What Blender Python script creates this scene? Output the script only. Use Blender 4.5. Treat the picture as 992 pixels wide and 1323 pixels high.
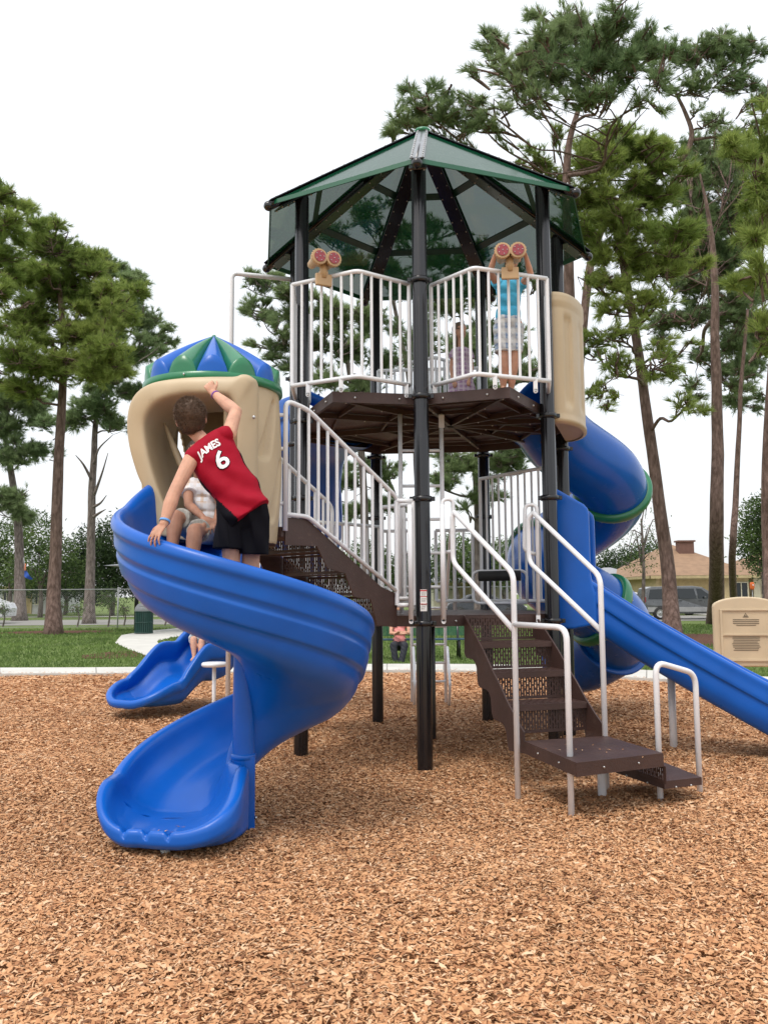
import bpy, bmesh, math, random
import numpy as np
from mathutils import Vector, Matrix, noise
from mathutils.bvhtree import BVHTree
PI = math.pi
random.seed(7)
scene = bpy.context.scene
col = scene.collection
for o in list(bpy.data.objects): bpy.data.objects.remove(o)

# ------------------------------------------------------------------ camera
F, PIT, ROLL, H = 1113.85, 0.09495, 0.00708, 1.440
cX = Vector((1, 0, 0)); cF = Vector((0, math.cos(PIT), math.sin(PIT))); cU = Vector((0, -math.sin(PIT), math.cos(PIT)))
RR = cX*math.cos(ROLL) - cU*math.sin(ROLL); UU = cX*math.sin(ROLL) + cU*math.cos(ROLL)
cam = bpy.data.objects.new('camera', bpy.data.cameras.new('camera')); col.objects.link(cam)
cam.matrix_world = Matrix(((RR.x, UU.x, -cF.x, 0), (RR.y, UU.y, -cF.y, 0), (RR.z, UU.z, -cF.z, H), (0, 0, 0, 1)))
cam.data.sensor_fit = 'VERTICAL'; cam.data.sensor_height = 24; cam.data.lens = F/1323*24
cam.data.clip_end = 2000; cam.data.clip_start = 0.05
scene.camera = cam
scene.view_settings.view_transform = 'Standard'; scene.view_settings.look = 'None'
scene.view_settings.exposure = 0.22; scene.view_settings.gamma = 1
# ------------------------------------------------------------------ overcast sky and soft sun
SUN_EL, SUN_AZ = math.radians(62), math.radians(215)      # azimuth measured from +Y clockwise: behind left of the camera
w = bpy.data.worlds.new('World'); scene.world = w; w.use_nodes = True
nt = w.node_tree; nt.nodes.clear()
out = nt.nodes.new('ShaderNodeOutputWorld'); bg = nt.nodes.new('ShaderNodeBackground'); bg2 = nt.nodes.new('ShaderNodeBackground'); addn = nt.nodes.new('ShaderNodeAddShader')
sky = nt.nodes.new('ShaderNodeTexSky'); sky.sky_type = 'NISHITA'; sky.sun_disc = False
sky.sun_elevation = SUN_EL; sky.sun_rotation = SUN_AZ; sky.dust_density = 6; sky.air_density = 1.0
nt.links.new(sky.outputs[0], bg.inputs[0]); bg.inputs[1].default_value = 0.05
tc = nt.nodes.new('ShaderNodeTexCoord'); sep = nt.nodes.new('ShaderNodeSeparateXYZ'); nt.links.new(tc.outputs['Generated'], sep.inputs[0])
rm = nt.nodes.new('ShaderNodeMapRange'); nt.links.new(sep.outputs['Z'], rm.inputs[0])
rm.inputs[1].default_value = -0.05; rm.inputs[2].default_value = 1.0; rm.inputs[3].default_value = 0.80; rm.inputs[4].default_value = 1.05
ns = nt.nodes.new('ShaderNodeTexNoise'); ns.inputs['Scale'].default_value = 1.6; ns.inputs['Detail'].default_value = 4; nt.links.new(tc.outputs['Generated'], ns.inputs[0])
m2 = nt.nodes.new('ShaderNodeMapRange'); nt.links.new(ns.outputs[0], m2.inputs[0]); m2.inputs[3].default_value = 0.88; m2.inputs[4].default_value = 1.12
mu = nt.nodes.new('ShaderNodeMath'); mu.operation = 'MULTIPLY'; nt.links.new(rm.outputs[0], mu.inputs[0]); nt.links.new(m2.outputs[0], mu.inputs[1])
bg2.inputs[0].default_value = (0.97, 0.985, 1.0, 1); nt.links.new(mu.outputs[0], bg2.inputs[1])
nt.links.new(bg.outputs[0], addn.inputs[0]); nt.links.new(bg2.outputs[0], addn.inputs[1]); nt.links.new(addn.outputs[0], out.inputs[0])
sd = bpy.data.lights.new('sun', 'SUN'); sd.energy = 1.25; sd.angle = math.radians(18); sd.color = (1, .96, .9)
sun = bpy.data.objects.new('sun', sd); col.objects.link(sun)
sdir = Vector((math.sin(SUN_AZ)*math.cos(SUN_EL), math.cos(SUN_AZ)*math.cos(SUN_EL), math.sin(SUN_EL)))
sun.rotation_euler = sdir.to_track_quat('Z', 'Y').to_euler(); sun.location = (0, 0, 30)

# ------------------------------------------------------------------ measuring helpers
def ray(px, py):
    du, dv = px-496, py-661.5
    return cF*F + RR*du - UU*dv
def at(px, py, Y):
    r = ray(px, py); t = Y/r.y; return Vector((r.x*t, Y, r.z*t+H))
def gz(px, py, z=0):
    r = ray(px, py); t = (z-H)/r.z; return Vector((r.x*t, r.y*t, z))

# ------------------------------------------------------------------ mesh helpers
class MB:
    def __init__(s): s.v = []; s.f = []; s.m = []; s.sm = []
    def add(s, vs, fs, smooth=True, mi=0):
        b = len(s.v); s.v += [tuple(v) for v in vs]
        s.f += [tuple(i+b for i in f) for f in fs]; s.m += [mi]*len(fs); s.sm += [smooth]*len(fs)
    def box(s, c, size, rot=None, mi=0, bev=0.0):
        x, y, z = size[0]/2, size[1]/2, size[2]/2
        if bev <= 0:
            vs = [Vector((i*x, j*y, k*z)) for i in (-1, 1) for j in (-1, 1) for k in (-1, 1)]
            fs = [(0, 1, 3, 2), (4, 6, 7, 5), (0, 4, 5, 1), (2, 3, 7, 6), (0, 2, 6, 4), (1, 5, 7, 3)]
        else:
            bm = bmesh.new(); bmesh.ops.create_cube(bm, size=1)
            for v in bm.verts: v.co = Vector((v.co.x*2*x, v.co.y*2*y, v.co.z*2*z))
            bmesh.ops.bevel(bm, geom=list(bm.edges), offset=bev, segments=2, profile=.6, affect='EDGES')
            bm.verts.index_update(); vs = [v.co.copy() for v in bm.verts]; fs = [[v.index for v in f.verts] for f in bm.faces]; bm.free()
        if rot is not None: vs = [rot @ v for v in vs]
        s.add([v+Vector(c) for v in vs], fs, False, mi)
    def tube(s, pts, r, n=10, cap=True, mi=0, sy=1.0):
        pts = [Vector(p) for p in pts]; k = len(pts)
        rs = r if isinstance(r, (list, tuple)) else [r]*k
        t0 = (pts[1]-pts[0]).normalized()
        up = Vector((0, 0, 1)) if abs(t0.z) < .9 else Vector((1, 0, 0))
        a = t0.cross(up).normalized(); vs = []
        for i in range(k):
            if i == 0: t = t0
            elif i == k-1: t = (pts[i]-pts[i-1]).normalized()
            else: t = ((pts[i]-pts[i-1]).normalized()+(pts[i+1]-pts[i]).normalized())
            if t.length < 1e-6: t = t0
            t = t.normalized(); a = (a - t*a.dot(t)).normalized(); b = t.cross(a)
            for j in range(n):
                an = 2*PI*j/n; vs.append(pts[i]+a*(math.cos(an)*rs[i])+b*(math.sin(an)*rs[i]*sy))
        fs = [(i*n+j, i*n+(j+1) % n, (i+1)*n+(j+1) % n, (i+1)*n+j) for i in range(k-1) for j in range(n)]
        s.add(vs, fs, True, mi)
        if cap:
            b = len(s.v)-len(vs)
            s.f += [tuple(b+j for j in range(n))[::-1], tuple(b+(k-1)*n+j for j in range(n))]; s.m += [mi]*2; s.sm += [False]*2
    def loft(s, rings, closed=False, cap=False, smooth=True, mi=0):
        n = len(rings[0]); k = len(rings); vs = [v for r in rings for v in r]; nn = n if closed else n-1
        fs = [(i*n+j, i*n+(j+1) % n, (i+1)*n+(j+1) % n, (i+1)*n+j) for i in range(k-1) for j in range(nn)]
        s.add(vs, fs, smooth, mi)
        if cap:
            b = len(s.v)-len(vs); s.f += [tuple(b+j for j in range(n))[::-1], tuple(b+(k-1)*n+j for j in range(n))]; s.m += [mi]*2; s.sm += [False]*2
    def lathe(s, prof, c, n=24, axis=None, mi=0, a0=0, a1=2*PI):
        full = abs(a1-a0-2*PI) < 1e-6; m = n if full else n+1; rings = []
        M = axis if axis is not None else Matrix.Identity(3)
        for j in range(m):
            an = a0+(a1-a0)*j/n; rings.append([M @ Vector((r*math.cos(an), r*math.sin(an), z))+Vector(c) for r, z in prof])
        if full: rings.append(rings[0])
        s.loft(rings, mi=mi)
    def prism(s, poly, z0, z1, mi=0):
        n = len(poly); vs = [Vector((p[0], p[1], z0)) for p in poly]+[Vector((p[0], p[1], z1)) for p in poly]
        s.add(vs, [tuple(range(n))[::-1], tuple(range(n, 2*n))]+[(i, (i+1) % n, n+(i+1) % n, n+i) for i in range(n)], False, mi)
    def extr(s, poly, d, mi=0):   # 3D polygon pushed along d
        n = len(poly); d = Vector(d); vs = [Vector(p) for p in poly]+[Vector(p)+d for p in poly]
        s.add(vs, [tuple(range(n))[::-1], tuple(range(n, 2*n))]+[(i, (i+1) % n, n+(i+1) % n, n+i) for i in range(n)], False, mi)
    def ball(s, c, r, n=12, sc=(1, 1, 1), mi=0):
        bm = bmesh.new(); bmesh.ops.create_uvsphere(bm, u_segments=n, v_segments=max(6, n//2+2), radius=r)
        bm.verts.index_update(); vs = [Vector((v.co.x*sc[0], v.co.y*sc[1], v.co.z*sc[2]))+Vector(c) for v in bm.verts]; fs = [[v.index for v in f.verts] for f in bm.faces]; bm.free()
        s.add(vs, fs, True, mi)
    def build(s, name, mats, parent=None, fix=True):
        me = bpy.data.meshes.new(name); me.from_pydata(s.v, [], s.f)
        mats = mats if isinstance(mats, (list, tuple)) else [mats]
        for m in mats: me.materials.append(m)
        me.polygons.foreach_set('material_index', s.m); me.polygons.foreach_set('use_smooth', s.sm); me.update()
        if fix:
            bm = bmesh.new(); bm.from_mesh(me); bmesh.ops.recalc_face_normals(bm, faces=bm.faces); bm.to_mesh(me); bm.free()
        o = bpy.data.objects.new(name, me); col.objects.link(o)
        if parent is not None: par(o, parent)
        return o
def par(o, p):
    # geometry is written in world coordinates: keep it where it is under a placed parent
    o.parent = p; w_ = Matrix.Translation(p.get('wloc', (0, 0, 0))); 
    o.matrix_parent_inverse = w_.inverted(); o['wloc'] = (0.0, 0.0, 0.0)
    if 'wloc' in p and tuple(p['wloc']) == (0.0, 0.0, 0.0): o.matrix_parent_inverse = Matrix.Identity(4)
def tag(o, label=None, cat=None, group=None, kind=None):
    if label: o['label'] = label
    if cat: o['category'] = cat
    if group: o['group'] = group
    if kind: o['kind'] = kind
    return o
def stud(mb, o, m):
    """set small surface hardware into the mesh of the part that carries it"""
    me = o.data; me.materials.append(m); mi = len(me.materials)-1; bm = bmesh.new(); bm.from_mesh(me); vs = [bm.verts.new(v) for v in mb.v]
    for f, s in zip(mb.f, mb.sm):
        try: q = bm.faces.new([vs[i] for i in f]); q.material_index = mi; q.smooth = s
        except ValueError: pass
    bm.to_mesh(me); bm.free()
def thing(name, label, cat, loc=(0, 0, 0), group=None):
    o = bpy.data.objects.new(name, None); col.objects.link(o); o.location = loc; o['wloc'] = tuple(float(a) for a in loc)
    o.empty_display_size = .3
    return tag(o, label, cat, group)
def fillet(pts, r, n=6, closed=False):
    pts = [Vector(p) for p in pts]; res = [pts[0]]
    for i in range(1, len(pts)-1):
        p, a, b = pts[i], pts[i-1]-pts[i], pts[i+1]-pts[i]
        rr = min(r, a.length*.48, b.length*.48); s_, e_ = p+a.normalized()*rr, p+b.normalized()*rr
        for k in range(n+1):
            t = k/n; res.append(s_*(1-t)**2+p*(2*t*(1-t))+e_*t*t)
    res.append(pts[-1]); return res
def smooth_path(pts, n=8):
    P = [Vector(p) for p in pts]; P = [P[0]*2-P[1]]+P+[P[-1]*2-P[-2]]; res = []
    for i in range(1, len(P)-2):
        for k in range(n):
            t = k/n; a, b, c, d = P[i-1:i+3]
            res.append(.5*((2*b)+(c-a)*t+(2*a-5*b+4*c-d)*t*t+(3*b-a-3*c+d)*t**3))
    res.append(P[-2]); return res

# ------------------------------------------------------------------ materials
def mat(name, c, rough=.5, metal=0, var=.12, vscale=4, bump=0, bscale=60, coat=0, spec=.5, hue=None, island=False):
    m = bpy.data.materials.new(name); m.use_nodes = True; n = m.node_tree; b = n.nodes['Principled BSDF']
    b.inputs['Roughness'].default_value = rough; b.inputs['Metallic'].default_value = metal
    b.inputs['Specular IOR Level'].default_value = spec; b.inputs['Coat Weight'].default_value = coat; b.inputs['Coat Roughness'].default_value = .12
    tcn = n.nodes.new('ShaderNodeTexCoord')
    nz = n.nodes.new('ShaderNodeTexNoise'); nz.inputs['Scale'].default_value = vscale; nz.inputs['Detail'].default_value = 5; n.links.new(tcn.outputs['Object'], nz.inputs[0])
    cr = n.nodes.new('ShaderNodeValToRGB'); n.links.new(nz.outputs[0], cr.inputs[0])
    lo = tuple(x*(1-var) for x in c); hi = tuple(min(1, x*(1+var)) for x in (hue or c))
    cr.color_ramp.elements[0].position = .3; cr.color_ramp.elements[1].position = .7
    cr.color_ramp.elements[0].color = (*lo, 1); cr.color_ramp.elements[1].color = (*hi, 1)
    last = cr.outputs[0]
    if island:
        g = n.nodes.new('ShaderNodeNewGeometry'); mr = n.nodes.new('ShaderNodeMapRange'); n.links.new(g.outputs['Random Per Island'], mr.inputs[0])
        mr.inputs[3].default_value = .65; mr.inputs[4].default_value = 1.35
        hs = n.nodes.new('ShaderNodeHueSaturation'); n.links.new(mr.outputs[0], hs.inputs['Value']); n.links.new(last, hs.inputs['Color']); last = hs.outputs[0]
    n.links.new(last, b.inputs['Base Color'])
    if rough < .6:
        mr2 = n.nodes.new('ShaderNodeMapRange'); n2 = n.nodes.new('ShaderNodeTexNoise'); n2.inputs['Scale'].default_value = vscale*2.3; n2.inputs['Detail'].default_value = 6
        n.links.new(tcn.outputs['Object'], n2.inputs[0]); n.links.new(n2.outputs[0], mr2.inputs[0]); mr2.inputs[3].default_value = rough*.75; mr2.inputs[4].default_value = rough*1.35; n.links.new(mr2.outputs[0], b.inputs['Roughness'])
    if bump:
        n3 = n.nodes.new('ShaderNodeTexNoise'); n3.inputs['Scale'].default_value = bscale; n3.inputs['Detail'].default_value = 4; n.links.new(tcn.outputs['Object'], n3.inputs[0])
        bp = n.nodes.new('ShaderNodeBump'); bp.inputs['Strength'].default_value = bump; bp.inputs['Distance'].default_value = .01; n.links.new(n3.outputs[0], bp.inputs['Height']); n.links.new(bp.outputs[0], b.inputs['Normal'])
    return m
M = {}
M['blue'] = mat('blue_plastic', (.002, .100, .47), .30, var=.10, vscale=3, bump=.06, bscale=14, coat=.05, spec=.38)
M['blue_dark'] = mat('blue_tube_plastic', (.002, .09, .40), .24, var=.08, vscale=3, coat=.15, spec=.4)
M['green'] = mat('green_plastic', (.012, .17, .07), .3, coat=.2)
M['tan'] = mat('tan_plastic', (.50, .395, .25), .45, var=.07, vscale=3, bump=.05, bscale=120)
M['brown'] = mat('brown_coated_steel', (.052, .026, .021), .5, var=.18, bump=.25, bscale=90)
M['black'] = mat('black_powder_coat', (.007, .007, .009), .22, var=.1, coat=.2)
M['white'] = mat('white_powder_coat', (.76, .77, .79), .32, var=.03, coat=.2)
M['steel'] = mat('bolt_steel', (.5, .5, .5), .3, metal=1)
M['concrete'] = mat('concrete', (.55, .54, .50), .85, var=.1, vscale=1.5, bump=.3, bscale=40)
M['rubber'] = mat('rubber', (.018, .018, .018), .7)
M['red_lens'] = mat('red_lens', (.28, .02, .03), .2, coat=.5)
M['sticker'] = mat('white_sticker', (.75, .75, .73), .4); M['sticker_red'] = mat('sticker_red', (.5, .03, .03), .4); M['ink'] = mat('sign_ink', (.10, .075, .05), .6)

def scuff(m, light, amt=.35, sc=(5, 5, 40)):
    n = m.node_tree; p = n.nodes['Principled BSDF']; src = p.inputs['Base Color'].links[0].from_socket; tcn = n.nodes.new('ShaderNodeTexCoord'); mp = n.nodes.new('ShaderNodeMapping'); mp.inputs['Scale'].default_value = sc; n.links.new(tcn.outputs['Object'], mp.inputs[0])
    z = n.nodes.new('ShaderNodeTexNoise'); z.inputs['Scale'].default_value = 2.2; z.inputs['Detail'].default_value = 9; z.inputs['Roughness'].default_value = .75; n.links.new(mp.outputs[0], z.inputs[0])
    z2 = n.nodes.new('ShaderNodeTexNoise'); z2.inputs['Scale'].default_value = 2.0; z2.inputs['Detail'].default_value = 3; n.links.new(tcn.outputs['Object'], z2.inputs[0])
    mr = n.nodes.new('ShaderNodeMapRange'); mr.inputs[1].default_value = .56; mr.inputs[2].default_value = .75; mr.inputs[4].default_value = amt; n.links.new(z.outputs[0], mr.inputs[0])
    m3 = n.nodes.new('ShaderNodeMapRange'); m3.inputs[1].default_value = .42; m3.inputs[2].default_value = .62; n.links.new(z2.outputs[0], m3.inputs[0]); mu_ = n.nodes.new('ShaderNodeMath'); mu_.operation = 'MULTIPLY'; n.links.new(mr.outputs[0], mu_.inputs[0]); n.links.new(m3.outputs[0], mu_.inputs[1])
    mx = n.nodes.new('ShaderNodeMix'); mx.data_type = 'RGBA'; n.links.new(mu_.outputs[0], mx.inputs[0]); n.links.new(src, mx.inputs[6]); mx.inputs[7].default_value = (*light, 1); n.links.new(mx.outputs[2], p.inputs['Base Color'])
scuff(M['blue'], (.05, .19, .54), .30); scuff(M['blue_dark'], (.05, .15, .45), .3); scuff(M['tan'], (.30, .22, .13), .45, (6, 6, 6)); scuff(M['white'], (.45, .43, .40), .22, (10, 10, 10)); scuff(M['brown'], (.20, .14, .10), .5, (9, 9, 9)); scuff(M['black'], (.06, .055, .05), .5, (12, 12, 3))
# translucent roof panel: tinted sheet
def sheet(name, tint, green, mix, rough=.12):
    m = bpy.data.materials.new(name); m.use_nodes = True; n = m.node_tree; b = n.nodes['Principled BSDF']; o_ = n.nodes['Material Output']
    b.inputs['Base Color'].default_value = (*green, 1); b.inputs['Roughness'].default_value = rough
    t = n.nodes.new('ShaderNodeBsdfTransparent'); t.inputs[0].default_value = (*tint, 1); mx = n.nodes.new('ShaderNodeMixShader'); mx.inputs[0].default_value = mix
    n.links.new(t.outputs[0], mx.inputs[1]); n.links.new(b.outputs[0], mx.inputs[2]); n.links.new(mx.outputs[0], o_.inputs[0]); return m
M['roof'] = sheet('tinted_green_roof_sheet', (.56, .59, .57), (.012, .15, .07), .42, .08)
M['glass'] = mat('car_glass', (.015, .02, .022), .06, var=.02)

def bark(name, a, b_):
    m = bpy.data.materials.new(name); m.use_nodes = True; n = m.node_tree; p = n.nodes['Principled BSDF']; p.inputs['Roughness'].default_value = .9
    tcn = n.nodes.new('ShaderNodeTexCoord'); mp = n.nodes.new('ShaderNodeMapping'); mp.inputs['Scale'].default_value = (9, 9, 2.4); n.links.new(tcn.outputs['Object'], mp.inputs[0])
    v = n.nodes.new('ShaderNodeTexVoronoi'); v.inputs['Scale'].default_value = 1.0; n.links.new(mp.outputs[0], v.inputs[0])
    z = n.nodes.new('ShaderNodeTexNoise'); z.inputs['Scale'].default_value = 2.2; z.inputs['Detail'].default_value = 8; n.links.new(mp.outputs[0], z.inputs[0])
    mx = n.nodes.new('ShaderNodeMath'); mx.operation = 'MULTIPLY_ADD'; mx.inputs[1].default_value = .55; n.links.new(v.outputs['Distance'], mx.inputs[0]); n.links.new(z.outputs[0], mx.inputs[2])
    cr = n.nodes.new('ShaderNodeValToRGB'); n.links.new(mx.outputs[0], cr.inputs[0]); cr.color_ramp.elements[0].position = .45; cr.color_ramp.elements[1].position = 1.05
    cr.color_ramp.elements[0].color = (*b_, 1); cr.color_ramp.elements[1].color = (*a, 1); n.links.new(cr.outputs[0], p.inputs['Base Color'])
    bp = n.nodes.new('ShaderNodeBump'); bp.inputs['Strength'].default_value = .9; bp.inputs['Distance'].default_value = .05; n.links.new(mx.outputs[0], bp.inputs['Height']); n.links.new(bp.outputs[0], p.inputs['Normal'])
    return m
M['bark'] = bark('pine_bark', (.085, .050, .037), (.22, .145, .12)); M['bark_grey'] = bark('grey_bark', (.09, .07, .06), (.24, .20, .18))
def foliage(name, a, b_, trans=.25, sc=.35):
    m = bpy.data.materials.new(name); m.use_nodes = True; n = m.node_tree; p = n.nodes['Principled BSDF']; p.inputs['Roughness'].default_value = .65; p.inputs['Specular IOR Level'].default_value = .25
    tcn = n.nodes.new('ShaderNodeTexCoord'); z = n.nodes.new('ShaderNodeTexNoise'); z.inputs['Scale'].default_value = sc; z.inputs['Detail'].default_value = 3; n.links.new(tcn.outputs['Object'], z.inputs[0])
    g = n.nodes.new('ShaderNodeNewGeometry'); ad = n.nodes.new('ShaderNodeMath'); ad.operation = 'MULTIPLY_ADD'; ad.inputs[1].default_value = .3; n.links.new(g.outputs['Random Per Island'], ad.inputs[0]); n.links.new(z.outputs[0], ad.inputs[2])
    cr = n.nodes.new('ShaderNodeValToRGB'); n.links.new(ad.outputs[0], cr.inputs[0]); cr.color_ramp.elements[0].position = .45; cr.color_ramp.elements[1].position = .85
    cr.color_ramp.elements[0].color = (*a, 1); cr.color_ramp.elements[1].color = (*b_, 1); n.links.new(cr.outputs[0], p.inputs['Base Color'])
    tr = n.nodes.new('ShaderNodeBsdfTranslucent'); n.links.new(cr.outputs[0], tr.inputs[0]); mx = n.nodes.new('ShaderNodeMixShader'); mx.inputs[0].default_value = trans
    n.links.new(p.outputs[0], mx.inputs[1]); n.links.new(tr.outputs[0], mx.inputs[2]); n.links.new(mx.outputs[0], n.nodes['Material Output'].inputs[0]); return m
M['needles'] = foliage('pine_needles', (.17, .25, .055), (.40, .47, .14), .5)
M['needles_grey'] = foliage('grey_pine_needles', (.15, .23, .10), (.33, .41, .20), .46)
M['leaves'] = foliage('broad_leaves', (.05, .085, .03), (.14, .21, .06), sc=.8)
M['leaves_dark'] = foliage('dark_leaves', (.022, .042, .018), (.065, .11, .035), sc=.8)

# ================================================================== GROUND
def ground_mat(name, cols, sc, bump=.4, dist=.03, stretch=(1, 1, 1), rough=.9):
    m = bpy.data.materials.new(name); m.use_nodes = True; n = m.node_tree; p = n.nodes['Principled BSDF']; p.inputs['Roughness'].default_value = rough; p.inputs['Specular IOR Level'].default_value = .2
    tcn = n.nodes.new('ShaderNodeTexCoord'); mp = n.nodes.new('ShaderNodeMapping'); mp.inputs['Scale'].default_value = stretch; n.links.new(tcn.outputs['Object'], mp.inputs[0])
    z = n.nodes.new('ShaderNodeTexNoise'); z.inputs['Scale'].default_value = sc; z.inputs['Detail'].default_value = 8; z.inputs['Roughness'].default_value = .7; n.links.new(mp.outputs[0], z.inputs[0])
    z2 = n.nodes.new('ShaderNodeTexNoise'); z2.inputs['Scale'].default_value = .35; z2.inputs['Detail'].default_value = 4; n.links.new(tcn.outputs['Object'], z2.inputs[0])
    mx = n.nodes.new('ShaderNodeMath'); mx.operation = 'MULTIPLY_ADD'; mx.inputs[1].default_value = .5; n.links.new(z2.outputs[0], mx.inputs[0]); n.links.new(z.outputs[0], mx.inputs[2])
    cr = n.nodes.new('ShaderNodeValToRGB'); n.links.new(mx.outputs[0], cr.inputs[0]); e = cr.color_ramp.elements
    e[0].position = .52; e[1].position = .98; e[0].color = (*cols[0], 1); e[1].color = (*cols[-1], 1)
    for k, c in enumerate(cols[1:-1]): q = e.new(.52+.46*(k+1)/(len(cols)-1)); q.color = (*c, 1)
    n.links.new(cr.outputs[0], p.inputs['Base Color'])
    bp = n.nodes.new('ShaderNodeBump'); bp.inputs['Strength'].default_value = bump; bp.inputs['Distance'].default_value = dist; n.links.new(z.outputs[0], bp.inputs['Height']); n.links.new(bp.outputs[0], p.inputs['Normal'])
    return m
M['lawn'] = ground_mat('lawn_grass', [(.09, .105, .035), (.12, .17, .045), (.17, .22, .07)], 9, .8, .05)
M['mulch_base'] = ground_mat('mulch_ground', [(.34, .16, .075), (.50, .25, .115), (.58, .31, .15)], 38, .9, .03)
M['straw'] = ground_mat('pine_straw', [(.07, .03, .02), (.15, .07, .04)], 30, .8, .03)
M['road'] = ground_mat('road_surface', [(.22, .215, .20), (.30, .29, .27)], 12, .2, .01)
M['drive'] = ground_mat('pale_drive', [(.42, .41, .38), (.52, .50, .46)], 5, .1, .01)
def sheet_obj(name, pts, z, m):
    mb = MB(); mb.add([Vector((p[0], p[1], z)) for p in pts], [tuple(range(len(pts)))], False)
    o = mb.build(name, m, None, False); o['kind'] = 'structure'
    if o.data.polygons[0].normal.z < 0: o.data.flip_normals()
    return o
sheet_obj('lawn', [(-400, -60), (400, -60), (400, 900), (-400, 900)], 0, M['lawn'])
# border of the mulch bed, measured along the near edge of the concrete path
edge_px = [(-260, 874.5), (0, 874.5), (200, 873), (380, 871), (500, 870), (620, 871), (730, 875), (835, 881), (990, 891), (1160, 906)]
inner = [gz(a, b) for a, b in edge_px]
edge2_px = [(-260, 866.5), (0, 866.5), (200, 865.5), (380, 863), (500, 861.5), (620, 862), (730, 865), (835, 870), (990, 879), (1160, 892)]
outer = [gz(a, b) for a, b in edge2_px]
inner = [p.xy for p in smooth_path(inner, 5)]; outer = [p.xy for p in smooth_path(outer, 5)]
sheet_obj('mulch_ground', [(-14, -6), (13, -6)]+[(p.x, p.y-.02) for p in reversed(inner)], .006, M['mulch_base'])
mb = MB()
for i in range(len(inner)-1):
    a, b, c, d = inner[i], inner[i+1], outer[i+1], outer[i]
    mb.add([(a.x, a.y, -.05), (b.x, b.y, -.05), (b.x, b.y, .06), (a.x, a.y, .06), (c.x, c.y, .06), (d.x, d.y, .06), (c.x, c.y, -.05), (d.x, d.y, -.05)], [(0, 1, 2, 3), (3, 2, 4, 5), (5, 4, 6, 7)], False)
M['joint'] = mat('concrete_joint', (.20, .19, .17), .9)
for i in range(2, len(inner)-1, 3):
    for t in (.0,):
        p, q = inner[i].lerp(inner[i+1], t), outer[i].lerp(outer[i+1], t); mb.add([(p.x-.008, p.y+.004, .0622), (p.x+.008, p.y+.004, .0622), (q.x+.008, q.y-.004, .0622), (q.x-.008, q.y-.004, .0622)], [(0, 1, 2, 3)], False, 1)
o = mb.build('concrete_path', [M['concrete'], M['joint']]); o['kind'] = 'structure'
side = [(232, 868), (193, 849), (163, 838), (149, 831), (157, 821), (190, 815.5), (240, 811), (420, 806), (430, 809.5), (262, 819), (222, 824), (203, 829), (210, 836), (232, 846), (262, 858), (290, 868)]
sheet_obj('garden_path', [gz(*p) for p in side], .014, M['concrete'])
rd = lambda y0, y1, z, nm, m: sheet_obj(nm, [(-300, y0), (300, y0), (300, y1), (-300, y1)], z, m)
rd(43.5, 53, .01, 'road', M['road']); rd(60, 62, .012, 'far_pavement', M['drive'])
sheet_obj('driveway', [(20, 52.5), (29, 52.5), (29, 64), (20, 64)], .016, M['drive'])
def disc(name, c, rx, ry, z, m):
    pts = []
    for k in range(28):
        a = 2*PI*k/28; r = 1+.18*noise.noise(Vector((math.cos(a)*2, math.sin(a)*2, c.x)))
        pts.append((c.x+rx*r*math.cos(a), c.y+ry*r*math.sin(a)))
    sheet_obj(name, pts, z, m)
disc('bare_soil', gz(72, 817), 2.3, 1.6, .012, M['straw']); disc('bare_soil', gz(890, 826), 3.6, 3.6, .012, M['straw']); disc('bare_soil', gz(160, 846), 1.0, 1.3, .010, M['straw'])

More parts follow.
